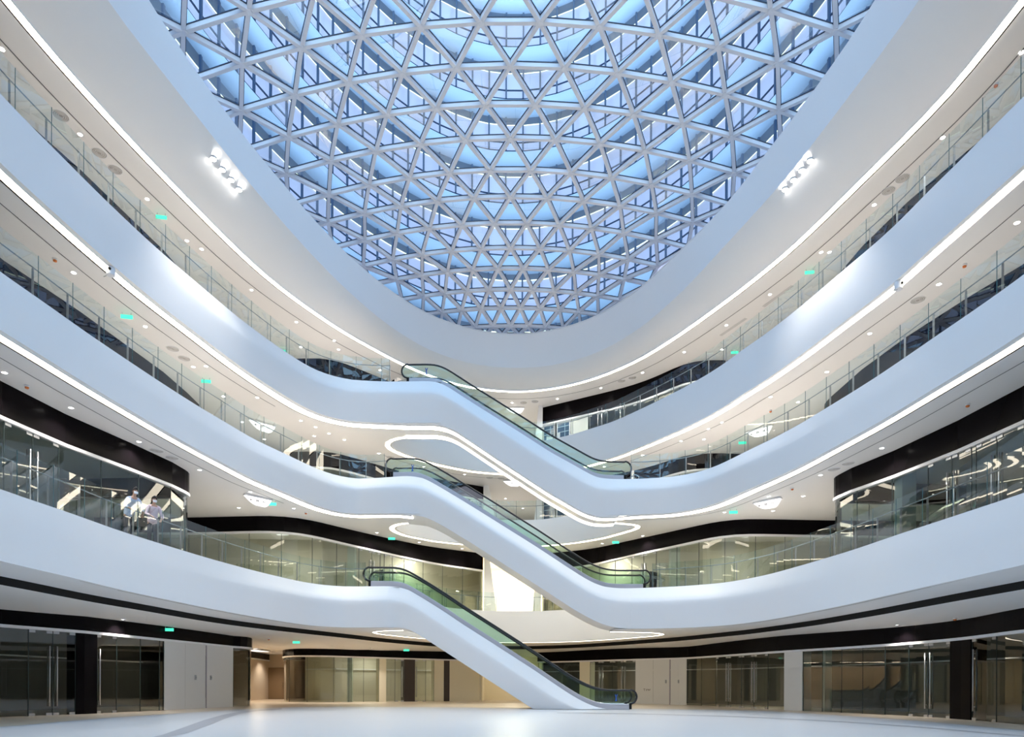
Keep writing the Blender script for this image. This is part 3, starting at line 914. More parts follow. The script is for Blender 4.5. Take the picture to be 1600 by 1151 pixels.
def column(path, x0, x1, zf, zh, m, name, label, cat, group=None):
    s0, s1 = pxs(path, x0, x1)
    pts = strip_along(path, s0, s1)
    c = pts[0].lerp(pts[-1], .5)
    mb = MB((c.x, c.y, zf)); wall_sheet(mb, pts, zf, zh, .05, .5)
    n = normals2(pts)
    for p, k in ((pts[0], n[0]), (pts[-1], n[-1])):
        a = p - k * .05; b = p + k * .5
        mb.add([Vector((a.x, a.y, zf)), Vector((b.x, b.y, zf)), Vector((b.x, b.y, zh(p))), Vector((a.x, a.y, zh(p)))], [(0, 1, 2, 3)])
    o = mb.build(name, m); o.location = (c.x, c.y, zf)
    return tag(o, label, cat, group)

# ground floor, left
W1L = [Vector((-18.6, -14)), Vector((-18.4, 6))] + tr([(0,1120.2),(130,1115.5),(250,1109.6),(363,1104)], 0)
e = W1L[-1]
W1L += [e + Vector(p) for p in [(.22, .35), (.38, .8), (.40, 1.3), (.25, 1.8), (-.1, 2.2), (-.7, 2.6), (-2, 3.4), (-3.4, 5.5), (-4.6, 12), (-5.2, 21)]]
zh1 = lambda q: 2.93 - .0035 * q.x
z1top = lambda q: zlow(q) + .06
L1len = path_len(W1L)
band_and_rail(W1L, 0, L1len, zh1, z1top, 'along the left of the ground floor')
sA = pxs(W1L, 0)[0]
shopfront(W1L, [('glass', sA - 9, sA - 6), ('glass', sA - 6, sA - 3), ('glass', sA - 3, sA - .4)] + [('glass', sA - .4, pxs(W1L, 44)[0])] + pbay(W1L, ('door', 44, 82, 'R'), ('door', 82, 117.5, 'L')), 0, zh1, 'glass shopfront with paired tall handles at the far left of the ground floor')
column(W1L, 118, 150, 0, zh1, BLACK, 'column', 'black clad column between glass doors on the left of the ground floor', 'column', 'black columns')
shopfront(W1L, pbay(W1L, ('door', 150, 182, 'L'), ('glass', 182, 219), ('glass', 219, 249), ('glass', 249, 255)), 0, zh1, 'dark glass shopfront between the left black column and the white service doors')
def service(path, x0, xm, x1, xj, locks, label):
    s0, sm, s1 = pxs(path, x0, xm, x1)
    c, _ = at_len(path, sm)
    root = empty('service_doors', (c.x, c.y, 0), label, 'service doors', 'white service doors')
    WM = mat('white_door_panel', (.74, .74, .73), .3)
    ss = [s0] + [pxs(path, x)[0] for x in xj] + [sm]
    for a, b in list(zip(ss, ss[1:])) + [(sm + .08, s1)]:
        mb = MB(root.location); wall_sheet(mb, strip_along(path, a + .006, b - .006), 0, zh1, .04, .08); mb.build('door_panel', WM, root)
    mb = MB(root.location); wall_sheet(mb, strip_along(path, sm, sm + .08), 0, zh1, .05, .1); mb.build('mullion', mat('grey_mullion', (.33, .32, .38), .4), root)
    for x in locks:
        s = pxs(path, x)[0]; p, t = at_len(path, s); f = Vector((t.y, -t.x))
        mb = MB(root.location); mb.box((p.x + f.x * .05, p.y + f.y * .05, 1.45), (t.x * .05, t.y * .05, 0), (f.x * .02, f.y * .02, 0), (0, 0, .11)); mb.box((p.x + f.x * .08, p.y + f.y * .08, 1.45), (t.x * .02, t.y * .02, 0), (f.x * .02, f.y * .02, 0), (0, 0, .04)); mb.build('lock', STEELD, root)
    return root
service(W1L, 255, 320, 363, (288,), (304, 328), 'white service doors with small locks and a grey mullion, left side of the ground floor')
s363 = pxs(W1L, 363.0)[0]
shopfront(W1L, [('glass', s363 + .05, s363 + 2.3)], 0, zh1, 'rounded glass corner beside the left passage on the ground floor')
mb = MB(); wall_sheet(mb, strip_along(W1L, s363 + 2.35, L1len), 0, zh1, .02, .1)
tag(mb.build('wall_passage_left', mat('passage_beige', (.62, .50, .36), .5)), 'warm beige wall of the passage on the left', 'wall', kind='structure')
mb = MB(); wall_sheet(mb, [Vector((-19.9, 54)), Vector((-15.5, 54))], 0, 3.6, .02, .1)
tag(mb.build('wall_passage_end', mat('passage_beige', (.62, .50, .36), .5)), 'warm beige end wall of the passage on the left', 'wall', kind='structure')
mb = MB((-18.6, 53.9, 0)); mb.box((-18.75, 53.88, 1.25), (.95, 0, 0), (0, .05, 0), (0, 0, 1.25)); mb.box((-18.1, 53.8, 1.1), (.03, 0, 0), (0, .04, 0), (0, 0, .25))
o = mb.build('passage_door', mat('brown_wood', (.22, .14, .07), .45)); o.location = (-18.6, 53.9, 0)
tag(o, 'brown door at the end of the passage on the left of the ground floor', 'door')

# ground floor, far left pavilion
W1P = [Vector((-15.9, 53.6)), Vector((-16.4, 51)), Vector((-16.3, 48.6)), Vector((-15.6, 46.6)), Vector((-14.6, 45.2)), Vector((-13.1, 44.6)), Vector((-11.4, 45.2)), Vector((-9.1, 46.8)), Vector((-5.7, 49.0)), Vector((-2.4, 50.6))]
W1P = curve(W1P, .7, 2)
Lp = path_len(W1P)
band_and_rail(W1P, 0, Lp, zh1, z1top, 'over the far-left shops of the ground floor')
s440 = pxs(W1P, 452)[0]
shopfront(W1P, [('glass', 0, s440 * .5), ('glass', s440 * .5, s440)] + pbay(W1P, ('glass', 452, 480), ('glass', 480, 521), ('glass', 521, 545), ('glass', 545, 568), ('glass', 568, 592)), 0, zh1, 'curved glass shopfront right of the left passage on the ground floor')
column(W1P, 592, 603, 0, zh1, CREAM, 'pilaster', 'cream pilaster left of the brown column in the far-left shopfront', 'pilaster', 'cream pilasters')
shopfront(W1P, pbay(W1P, ('glass', 603, 617), ('door', 617, 631, 'R')), 0, zh1, 'narrow glass shopfront between cream pilaster and brown column')
column(W1P, 631, 648, 0, zh1, mat('dark_brown_panel', (.05, .035, .03), .4), 'column', 'dark brown column in the far-left shopfront of the ground floor', 'column')
shopfront(W1P, pbay(W1P, ('door', 648, 665, 'L'), ('glass', 665, 678)), 0, zh1, 'narrow glass shopfront right of the brown column')
column(W1P, 678, 693, 0, zh1, CREAM, 'pilaster', 'cream pilaster right of the brown column in the far-left shopfront', 'pilaster', 'cream pilasters')
column(W1P, 693.2, 702, 0, zh1, mat('dark_brown_panel', (.05, .035, .03), .4), 'pilaster', 'slim dark pilaster beside the cream wall behind the lowest escalator', 'pilaster')
s702, s750 = pxs(W1P, 702.2, 749)
mb = MB(); wall_sheet(mb, strip_along(W1P, s702, s750), 0, zh1, .02, .1)
tag(mb.build('wall_far_left', CREAM), 'cream wall behind the lowest escalator', 'wall', kind='structure')

# ground floor, right
W1R = [Vector((1.9, 50.6)), Vector((3.2, 50.0))] + [Vector((4.7, 48.4)), Vector((8.1, 44.6)), Vector((10.8, 41.9))] + tr([(1226,1109),(1320,1113.3),(1420,1118.3),(1510,1124),(1600,1132)], 0)
W1R = W1R + [Vector((W1R[-1].x + .7, 12)), Vector((17.2, 0)), Vector((17.4, -14))]
W1R = curve(W1R, .8, 2)
Lr = path_len(W1R)
zh1r = lambda q: 2.86 - .0035 * q.x
band_and_rail(W1R, 0, Lr, zh1r, z1top, 'along the right of the ground floor')
shopfront(W1R, [('glass', 0.05, pxs(W1R, 880)[0])] + pbay(W1R, ('glass', 880, 906)), 0, zh1r, 'glass shopfront behind the foot of the lowest escalator')
column(W1R, 906.2, 922, 0, zh1r, CREAM, 'pilaster', 'cream pilaster seen above the handrail of the lowest escalator', 'pilaster', 'cream pilasters')
shopfront(W1R, pbay(W1R, ('door', 922, 939, 'R'), ('door', 939, 957, 'L'), ('door', 957, 974, 'R'), ('door', 974, 993, 'L')), 0, zh1r, 'glass shopfront with tall handles just left of the cream service doors')
zh_keep = zh1; zh1 = zh1r
sd = service(W1R, 993.3, 1046.5, 1073.5, (1021,), (1041, 1061), 'cream-white service doors with small locks, right of the lowest escalator')
zh1 = zh_keep
p, t = at_len(W1R, pxs(W1R, 1012)[0]); f = Vector((t.y, -t.x))
mb = MB(sd.location)
for dx, dz, w, h in ((-.22, .06, .07, .012), (-.22, 0, .012, .07), (-.08, -.01, .012, .05), (-.02, 0, .012, .06), (.02, .03, .04, .01), (.1, 0, .02, .05), (.15, -.02, .05, .012), (.2, .02, .012, .05)):
    q = p + t * dx + f * .045
    mb.box((q.x, q.y, .92 + dz), (t.x * w, t.y * w, 0), (f.x * .004, f.y * .004, 0), (0, 0, h))
mb.build('lettering', ORANGE if False else mat('dark_lettering', (.12, .09, .08), .6), sd)
shopfront(W1R, pbay(W1R, ('glass', 1074, 1096), ('glass', 1096, 1119), ('door', 1119, 1138, 'R'), ('door', 1138, 1158.5, 'L'), ('door', 1158.5, 1178, 'R'), ('door', 1178, 1200, 'L'), ('glass', 1200, 1226)), 0, zh1r, 'dark glass shopfront with two pairs of doors between the cream doors and the white pier')
column(W1R, 1226.4, 1254.6, 0, zh1r, mat('white_pier', (.78, .77, .75), .4), 'pier', 'plain white pier between glass shopfronts on the right of the ground floor', 'pier')
shopfront(W1R, pbay(W1R, ('glass', 1255, 1285), ('glass', 1285, 1315), ('glass', 1315, 1348), ('glass', 1348, 1383), ('glass', 1383, 1420), ('door', 1420, 1451, 'R'), ('door', 1451, 1485.5, 'L')), 0, zh1r, 'long glass shopfront between the white pier and the right black column')
column(W1R, 1486, 1518.5, 0, zh1r, BLACK, 'column', 'black clad column near the right edge of the ground floor', 'column', 'black columns')
sB = pxs(W1R, 1557)[0]
shopfront(W1R, pbay(W1R, ('door', 1519, 1557, 'L')) + [('glass', sB, sB + 3), ('glass', sB + 3, sB + 6), ('glass', sB + 6, sB + 10)], 0, zh1r, 'glass shopfront at the right edge of the ground floor')
for nm, P, s0, s1, lab in (('wall_near_left', W1L, 0, sA - 9.05, 'white ground-floor wall at the left, nearest the photographer'), ('wall_near_right', W1R, sB + 10.05, Lr, 'white ground-floor wall at the right, nearest the photographer')):
    mb = MB(); wall_sheet(mb, strip_along(P, s0, s1), 0, zh1, .02, .1); tag(mb.build(nm, WHITE), lab, 'wall', kind='structure')

# upper walls
def auto_bays(path, s0, s1, w, doors=()):
    ds = []
    for x in doors:
        h = hit(path, x)
        if h: ds.append(h[1])
    cuts = [s0, s1]
    for s in ds: cuts += [s - .95, s, s + .95]
    cuts = sorted(c for c in cuts if s0 <= c <= s1)
    out = []
    for a, b in zip(cuts, cuts[1:]):
        if b - a < .05: continue
        isd = [d for d in ds if abs(b - d) < .02 or abs(a - d) < .02]
        if isd and b - a < 1.0:
            out.append(('door', a, b, 'R' if abs(b - isd[0]) < .02 else 'L')); continue
        n = max(1, round((b - a) / w))
        out += [('glass', lerp(a, b, i / n), lerp(a, b, (i + 1) / n)) for i in range(n)]
    return out
def corner(p, q, r, n=6):
    """rounded corner at q between p and r"""
    p, q, r = Vector(p), Vector(q), Vector(r)
    a = q + (p - q).normalized() * .8; b = q + (r - q).normalized() * .8
    return [a * (1 - t) ** 2 + q * 2 * t * (1 - t) + b * t * t for t in [i / n for i in range(n + 1)]]
def upper_wall(side_pts, far_pts, sgn, zf, zh, ztopf, floor_word, doors_side, doors_far, ylast=-12, heads=None):
    """side wall from near to far, then alcove, then the front-facing wall sweeping to the middle"""
    e = side_pts[-1]
    side = [Vector((side_pts[0].x + .6 * sgn, ylast)), Vector((side_pts[0].x + .5 * sgn, 6))] + side_pts
    cor = corner(side[-2], e + Vector((0, .35)), Vector((21 * sgn, e.y + .8)))
    side = side[:-1] + cor + [Vector((20.8 * sgn, e.y + .8))]
    fy = far_pts[0].y
    far = [Vector((20.8 * sgn, fy + .1))] + far_pts
    side = [p for p in side]
    far = curve(far, .7, 3)
    if sgn > 0: side = side[::-1]; far = far[::-1]
    word = 'left' if sgn < 0 else 'right'
    zhf = lambda q: zh
    for P, nm, drs, w in ((side, '%s side of the %s floor' % (word, floor_word), doors_side, 1.55), (far, 'far %s of the %s floor' % (word, floor_word), doors_far, 1.5)):
        L = path_len(P)
        band_and_rail(P, 0, L, zhf, ztopf, nm)
        cut0, cut1 = (0, L)
        if P is side: cut0, cut1 = (13.5, L) if sgn < 0 else (0, L - 13.5)
        bays = None
        if P is far and heads:
            hb = pbay(far, *heads)
            if sgn > 0:
                hb[0] = (hb[0][0], .02) + tuple(hb[0][2:])
                bays = hb + auto_bays(P, hb[-1][2], cut1 - .02, w, drs)
            else:
                hb[-1] = (hb[-1][0], hb[-1][1], L - .02) + tuple(hb[-1][3:])
                bays = auto_bays(P, cut0 + .02, hb[0][1], w, drs) + hb
        shopfront(P, bays or auto_bays(P, cut0 + .02, cut1 - .02, w, drs), zf, zhf, 'glass shopfront along the %s' % nm, hz=(.3, 2.2))
        if P is side:
            mb = MB(); wall_sheet(mb, strip_along(P, 0 if sgn < 0 else cut1, cut0 if sgn < 0 else L), zf, zh, .02, .1)
            tag(mb.build('wall_%s_%s' % (word, floor_word), WHITE), 'white gallery wall nearest the photographer, %s' % nm, 'wall', kind='structure')
    # end of the alcove
    wallbox('wall_alcove_%s_%s' % (word, floor_word), (21 * sgn, e.y - .5), (21 * sgn, fy + 1.5), zf, zf + 3.9 if zf < 7 else zf + 3.05, SOFF, 'white end wall of the recess, %s side of the %s floor' % (word, floor_word))
    return side, far
t3 = lambda q: zs3(q.y) + .05
t4 = lambda q: zs4(q.y) + .05
t5 = lambda q: zs5 + .05
w2l = tr([(0,596),(100,647),(200,691),(267,722),(298,739.5)], zs3)
w2lf = [Vector((-15.6, 33.9))] + tr([(433,805.5),(473,809.5),(534,824.5),(634,847.5)], zs3) + [Vector((-4.6, 42.2)), Vector((-1.95, 44.4))]
w2r = tr([(1600,604),(1499,657),(1399,704),(1333,731),(1300,747)], zs3)
w2rf = [Vector((15.6, 33.9))] + tr([(1149,810.5),(1109,817),(1066,827),(994,842.5)], zs3) + [Vector((4.8, 42.4)), Vector((2.1, 44.4))]
ZH2 = 8.55
P2LS, P2LF = upper_wall(w2l, w2lf, -1, Z2 - .03, ZH2, t3, 'second', (49,), (580, 612))
P2RS, P2RF = upper_wall(w2r, w2rf, 1, Z2 - .03, ZH2, t3, 'second', (1486, 1556), (1005,))
w4l = tr([(3,407),(123,487),(253,581),(290,613),(316,639)], zs4)
w4lf = [Vector((-15, 37.2)), Vector((-11.6, 37.1))] + tr([(515,704),(540,712)], zs4) + [Vector((-6.2, 40.9)), Vector((-1.9, 43.4))]
w4r = tr([(1600,414),(1516,464),(1419,526),(1349,577),(1299,621),(1288,634)], zs4)
w4rf = [Vector((15, 37.2)), Vector((11.8, 37.1))] + tr([(1093,706.5),(1060,714),(1030,726),(982,738)], zs4) + [Vector((1.9, 43.4))]
PALE = mat('pale_corridor', (.72, .73, .68), .5)
P3LS, P3LF = upper_wall(w4l, w4lf, -1, Z3 - .03, 12.85, t4, 'third', (), (), heads=[('window', 716, 731), ('window', 733, 752)])
P3RS, P3RF = upper_wall(w4r, w4rf, 1, Z3 - .03, 12.85, t4, 'third', (), (), heads=[('window', 848, 866), ('window', 868, 890)])
P4LS, P4LF = upper_wall(w4l, w4lf, -1, Z4 - .03, 17.65, t5, 'fourth', (), ())
P4RS, P4RF = upper_wall(w4r, w4rf, 1, Z4 - .03, 17.65, t5, 'fourth', (), (936, 971), heads=[('window', 848, 866), ('window', 868, 890), ('panel', 890.2, 918, PALE)])

# back walls of the shop units
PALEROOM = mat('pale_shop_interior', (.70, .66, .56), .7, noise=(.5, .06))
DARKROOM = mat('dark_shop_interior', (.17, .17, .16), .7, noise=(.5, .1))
def backwall(pts, z0, z1, nm, lab, m=None):
    mb = MB(); wall_sheet(mb, [Vector(p) for p in pts], z0, z1, 0, .1); tag(mb.build(nm, m or ROOM), lab, 'wall', kind='structure')
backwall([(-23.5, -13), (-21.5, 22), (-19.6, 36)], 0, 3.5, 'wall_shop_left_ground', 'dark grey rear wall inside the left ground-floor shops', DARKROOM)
backwall([(-15.3, 50.5), (-12.6, 48.6), (-8.5, 51), (-2.5, 54.8)], 0, 3.5, 'wall_shop_far_left_ground', 'pale rear wall inside the far-left ground-floor shops', PALEROOM)
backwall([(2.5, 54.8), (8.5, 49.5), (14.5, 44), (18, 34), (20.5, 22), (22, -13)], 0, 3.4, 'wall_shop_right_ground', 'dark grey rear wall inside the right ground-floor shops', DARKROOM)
for zf, zt, w in ((Z2 - .03, 9.7, 'second'), (Z3 - .03, 13.8, 'third'), (Z4 - .03, 18.75, 'fourth')):
    dy = 0 if zf < 7 else 2.5
    backwall([(-19.5, -11), (-19.2, 20), (-17.6, 26.5 + dy)], zf, zt, 'wall_shop_left_%s' % w, 'grey rear wall inside the left %s-floor shops' % w)
    backwall([(17.6, 26.5 + dy), (19.2, 20), (19.5, -11)], zf, zt, 'wall_shop_right_%s' % w, 'grey rear wall inside the right %s-floor shops' % w)
    backwall([(-20, 39 + dy * .6), (-11, 39.5 + dy * .6), (-2.2, 49)], zf, zt, 'wall_shop_far_left_%s' % w, 'pale rear wall inside the far-left %s-floor shops' % w, PALEROOM)
    backwall([(2.2, 49), (11, 39.5 + dy * .6), (20, 39 + dy * .6)], zf, zt, 'wall_shop_far_right_%s' % w, 'pale rear wall inside the far-right %s-floor shops' % w, PALEROOM)

# rails and columns visible inside the shops
def inner_rail(pts, z, lab):
    mb = MB(); wall_sheet(mb, [Vector(p) for p in pts], z, z + .07, .06, .02); tag(mb.build(trim(), WHITE), lab, 'rail', kind='structure')
inner_rail([(2.5, 54.7), (8.5, 49.4), (14.4, 43.9), (17.9, 33.9), (20.4, 22), (21.9, -13)], 2.25, 'pale horizontal rail on the rear wall of the right ground-floor shops')
inner_rail([(-23.4, -13), (-21.4, 22), (-19.5, 36)], 2.25, 'pale horizontal rail on the rear wall of the left ground-floor shops')
inner_rail([(-15.2, 50.4), (-12.5, 48.5), (-8.4, 50.9), (-2.5, 54.6)], 2.25, 'pale horizontal rail on the rear wall of the far-left ground-floor shops')
def inner_column(path, px, depth, z0, z1, w, lab):
    h = hit(path, px); p, t = at_len(path, h[1]); q = p * ((p.length + depth) / p.length)
    mb = MB((q.x, q.y, z0)); mb.box((q.x, q.y, (z0 + z1) / 2), (w / 2, 0, 0), (0, w / 2, 0), (0, 0, (z1 - z0) / 2))
    o = mb.build('column', mat('pale_green_column', (.62, .68, .60), .6)); o.location = (q.x, q.y, z0)
    tag(o, lab, 'column')
inner_column(W1R, 1292, 1.2, 0, 3.3, .32, 'pale column inside the long glass shopfront on the right of the ground floor')
inner_column(W1P, 547, .9, 0, 3.4, .32, 'pale column inside the curved far-left shopfront of the ground floor')
inner_column(P2RS, 1413, .8, Z2 - .03, 9.4, .5, 'pale column inside the right second-floor shopfront')
inner_column(P2LF, 549, 1.0, Z2 - .03, 9.3, .4, 'pale column inside the far-left second-floor shopfront')
inner_column(P2RF, 1053, 1.0, Z2 - .03, 9.3, .5, 'pale column inside the far-right second-floor shopfront')

# central corridors behind the escalators
for zf, zt, m, w, xs, y0 in ((0, 3.5, CREAM, 'ground', 2.2, 50.6), (Z2 - .03, 9.8, CREAM, 'second', 1.95, 44.5), (Z3 - .03, 13.85, mat('pale_corridor', (.72, .73, .68), .5), 'third', 1.9, 43.5), (Z4 - .03, 18.85, mat('pale_corridor2', (.72, .73, .68), .5), 'fourth', 1.9, 43.5)):
    wallbox('wall_corridor_left_%s' % w, (-xs - .05, y0), (-xs - .05, 56), zf, zt, m, 'pale left wall of the middle corridor on the %s floor' % w, .1)
    wallbox('wall_corridor_right_%s' % w, (xs + .05, 56), (xs + .05, y0), zf, zt, m, 'pale right wall of the middle corridor on the %s floor' % w, .1)
    wallbox('wall_corridor_end_%s' % w, (-xs, 55 if w != 'second' else 50), (xs, 55 if w != 'second' else 50), zf, zt, m, 'pale end wall of the middle corridor on the %s floor' % w, .1)
def fin(x, y, z0, z1, w0, w1, sgn, word):
    mb = MB((x, y, z0))
    a, b = Vector((x, y - .15, z0)), Vector((x, y - .15, z1)); d = Vector((0, .3, 0))
    vs = [a, a + Vector((sgn * w0, 0, 0)), b + Vector((sgn * w1, 0, 0)), b]
    vs += [v + d for v in vs]
    mb.add(vs, [(0, 1, 2, 3), (7, 6, 5, 4), (0, 4, 5, 1), (1, 5, 6, 2), (2, 6, 7, 3), (3, 7, 4, 0)])
    o = mb.build('pilaster', WHITE); o.location = (x, y, z0)
    tag(o, 'white tapered pilaster at the %s' % word, 'pilaster', 'white corridor pilasters')
for z0, z1, wd, y in ((Z2 - .03, 9.7, 'second', 44.3), (Z3 - .03, 13.78, 'third', 43.2), (Z4 - .03, 18.8, 'fourth', 43.2)):
    fin(-1.85, y, z0, z1, .85, .32, 1, 'left of the middle corridor, %s floor' % wd)
    fin(1.85, y, z0, z1, .55, .25, -1, 'right of the middle corridor, %s floor' % wd)
mb = MB((0.15, 49.9, Z2)); mb.box((.15, 49.9, 8.0), (.22, 0, 0), (0, .08, 0), (0, 0, 1.7))
o = mb.build('pilaster', WHITE); o.location = (.15, 49.9, Z2); tag(o, 'white upright strip on the bright end wall of the second-floor corridor', 'pilaster')
# corridor and passage lamps
def ceiling_panel(loc, sx, sy, energy, col, label):
    root = empty('ceiling_or_fill_light', loc, label, 'ceiling light', 'corridor ceiling lights')
    mb = MB(loc); mb.box(loc, (sx / 2 + .05, 0, 0), (0, sy / 2 + .05, 0), (0, 0, .03)); mb.build('frame', WHITE, root)
    mb = MB(loc); mb.box(Vector(loc) - Vector((0, 0, .035)), (sx / 2, 0, 0), (0, sy / 2, 0), (0, 0, .01)); mb.build('diffuser', SIGNW, root)
    ld = bpy.data.lights.new('lamp', 'AREA'); ld.shape = 'RECTANGLE'; ld.size = sx; ld.size_y = sy; ld.energy = energy; ld.color = col
    lo = bpy.data.objects.new('lamp', ld); COL.objects.link(lo); lo.parent = root; lo.location = (0, 0, -.06)
ceiling_panel((0, 47.2, 9.70), 1.6, 2.4, 330, (1, .93, .72), 'light panel in the ceiling of the bright second-floor corridor')
ceiling_panel((0, 52.5, 3.36), 1.2, 2.4, 22, (1, .85, .62), 'light panel in the ceiling of the ground-floor corridor')
for x, y, z, e, lab in ((-12.5, 36.6, 9.32, 65, 'left of the far-left second-floor shop'), (-6.0, 43.2, 9.5, 75, 'right of the far-left second-floor shop'), (12.5, 36.6, 9.32, 65, 'right of the far-right second-floor shop'), (6.0, 43.2, 9.5, 75, 'left of the far-right second-floor shop'),  # unseen fill lamps, added to brighten the far shop interiors
                      (-10.0, 48.4, 3.4, 28, 'left of the far-left ground-floor shop'), (-4.5, 52.0, 3.4, 28, 'right of the far-left ground-floor shop'), (8.4, 47.0, 3.35, 22, 'of the shop behind the foot of the lowest escalator')):
    ceiling_panel((x, y, z), .6, 1.2, e, (1, .92, .74), 'added unseen fill light at the %s' % lab if not lab.startswith('of') else 'added unseen fill light %s' % lab)
ceiling_panel((-17.2, 46.0, 3.45), .8, 2.4, 60, (1, .78, .52), 'warm light panel over the passage on the left')
# ------------------------------------------------------------------ glass balustrades
def balustrade(path, z, s_phase, label, y_min=7.0, pitch=1.2, s_lim=None):
    n = smooth(normals2(path), 3)
    P = [p + k * .12 for p, k in zip(path, n)]
    L = path_len(P)
    lo, hi = 0.05, L - .05
    if s_lim: lo, hi = s_lim[0] if s_lim[0] is not None else lo, L - s_lim[1] if s_lim[1] is not None else hi
    s = s_phase % pitch
    cuts = []
    while s < hi:
        if s > lo: cuts.append(s)
        s += pitch
    cuts = [lo] + [c for c in cuts if c - lo > .3 and hi - c > .3] + [hi]
    segs = [(a, b) for a, b in zip(cuts, cuts[1:]) if at_len(P, a)[0].y > y_min and at_len(P, b)[0].y > y_min]
    c, _ = at_len(P, (segs[0][0] + segs[-1][1]) / 2)
    root = empty('glass_balustrade', (c.x, c.y, z), label, 'balustrade', 'glass balustrades along the galleries')
    up1 = Vector((0, 0, 1.2))
    for a, b in segs:
        pts = [Vector((p.x, p.y, z - .02)) for p in strip_along(P, a + .008, b - .008)]
        mb = MB(root.location); mb.ribbon(pts, [p + up1 for p in pts])
        mb.build('glass_panel', G_BAL, root)
    for s in [x[0] for x in segs] + [segs[-1][1]]:
        p, t = at_len(P, s); f = Vector((-t.y, t.x))
        mb = MB(root.location)
        mb.box((p.x, p.y, z + .59), (t.x * .006, t.y * .006, 0), (f.x * .006, f.y * .006, 0), (0, 0, .60), 1)
        q = p + f * .16
        mb.box((q.x, q.y, z + .43), (t.x * .008, t.y * .008, 0), (f.x * .03, f.y * .03, 0), (0, 0, .45))
        mb.build('post', [STEELD, mat('dark_teal_glass_edge', (.06, .16, .18), .25)], root)
    hp = strip_along(P, segs[0][0], segs[-1][1]); hn = normals2(hp)
    mb = MB(root.location); mb.tube([Vector((p.x + k.x * .16, p.y + k.y * .16, z + .90)) for p, k in zip(hp, hn)], .018, 8)
    mb.build('handrail', mat('blue_grey_handrail', (.22, .28, .33), .35, metal=.4), root, True)
    return root
def phase(path, px, py):
    h = hit(path, px, py); return h[1] if h else 0
balustrade(L4L, Z4, phase(L4L, 31, 150), 'glass balustrade on the left fourth-floor balcony, up to the head of the top escalator', s_lim=(None, .5))
balustrade(L3L, Z3, phase(L3L, 67, 460), 'glass balustrade on the left third-floor balcony, up to the head of the middle escalator', s_lim=(None, .9))
balustrade(L2L, Z2, phase(L2L, 180, 820), 'glass balustrade on the left second-floor balcony, with two people leaning on it', s_lim=(None, 1.2))
balustrade(L3R, Z3, phase(L3R, 1559, 450), 'glass balustrade on the right third-floor balcony, from the foot of the top escalator', s_lim=(.5, None))
balustrade(L2R, Z2, phase(L2R, 1399, 830), 'glass balustrade on the right second-floor balcony, from the foot of the middle escalator', s_lim=(1.2, None))
balustrade(far4, Z4, phase(far4, 1553, 180), 'glass balustrade round the far end and right side of the fourth floor', s_lim=(1.6, None))
balustrade(far3, Z3, .3, 'glass balustrade across the far end of the third floor behind the escalators', s_lim=(1.6, 1.6))
balustrade(far2, Z2, .6, 'glass balustrade across the far end of the second floor in front of the bright corridor', s_lim=(1.2, 1.2))

# ------------------------------------------------------------------ ceiling fittings
def place(proto, loc, label, group):
    r = proto.copy(); COL.objects.link(r); r.location = loc; r['label'] = label; r['group'] = group
    for ch in proto.children:
        c = ch.copy(); COL.objects.link(c); c.parent = r
    return r
first_used = set()
def put(proto, loc, label, group):
    if proto.name not in first_used:
        first_used.add(proto.name)
        proto.location = loc; proto['label'] = label; proto['group'] = group
        return proto
    return place(proto, loc, label, group)
def make_downlight(power):
    root = empty('downlight', (0, 0, 0), 'small round downlight', 'downlight')
    mb = MB(); mb.lathe((0, 0, 0), [(.065, .0), (.09, -.012), (.095, 0.0), (.095, .03)], 20, cap=False); mb.build('trim_ring', WHITE, root, True)
    mb = MB(); mb.lathe((0, 0, 0), [(.068, -.004), (.0001, -.006)], 20, cap=False); mb.build('lamp', LAMP, root)
    ld = bpy.data.lights.new('light_source', 'SPOT'); ld.energy = power; ld.spot_size = math.radians(125); ld.spot_blend = .6; ld.color = (1, .92, .85); ld.shadow_soft_size = .08
    lo = bpy.data.objects.new('light_source', ld); COL.objects.link(lo); lo.parent = root; lo.location = (0, 0, -.03)
    return root
DL = make_downlight(POW_DL := 165)
DL1 = make_downlight(190)
DL2 = make_downlight(55)
def word_order(i, n): return ORD[i] if i < len(ORD) else 'number %d' % (i + 1)
def row(proto, pts, zf, what, where, group, dz=0.0):
    pts = sorted(pts)
    for i, (x, y) in enumerate(pts):
        p = U(x, y, zf)
        if zf is zlow_px: pass
        use = DL2 if proto is DL and zf is zs4 and 340 < x < 545 else proto
        put(use, p + Vector((0, 0, dz)), '%s %s, %s from the left' % (what, where, word_order(i, len(pts))), group)
def zlow_px(d): return 3.55
D5L = [(3,77),(125,210),(230,311),(292,376),(315,389),(393,453),(463,503),(522,532),(529,546),(470,542),(594,578)]
D5R = [(800,629),(871,623),(939,606),(1004,582),(1069,550),(1135,508),(1128,546),(1203,460),(1283,394),(1296,394),(1366,320),(1473,215),(1596,82)]
D4L = [(115,426),(227,510),(302,573),(322,572),(349,619),(402,621),(378,659),(413,686),(470,657),(471,645),(493,667),(491,681),(514,677),(538,687),(592,708),(662,729),(726,741)]
D4R = [(944,729),(1004,711),(1064,689),(1100,686),(1107,670),(1128,660),(1204,620),(1247,628),(1292,581),(1359,521),(1467,444),(1589,348)]
D3L = [(7,582),(111,637),(217,690),(312,734),(373,793),(391,768),(459,794),(589,832),(655,847),(722,857)]
D3R = [(941,849),(1004,837),(1132,800),(1201,775),(1208,798),(1255,775),(1282,742),(1378,700)]
row(DL, D5L, lambda d: zs5, 'downlight in the uppermost soffit', 'left of the skylight', 'downlights in the uppermost soffit, left side')
row(DL, D5R, lambda d: zs5, 'downlight in the uppermost soffit', 'right of the skylight', 'downlights in the uppermost soffit, right side')
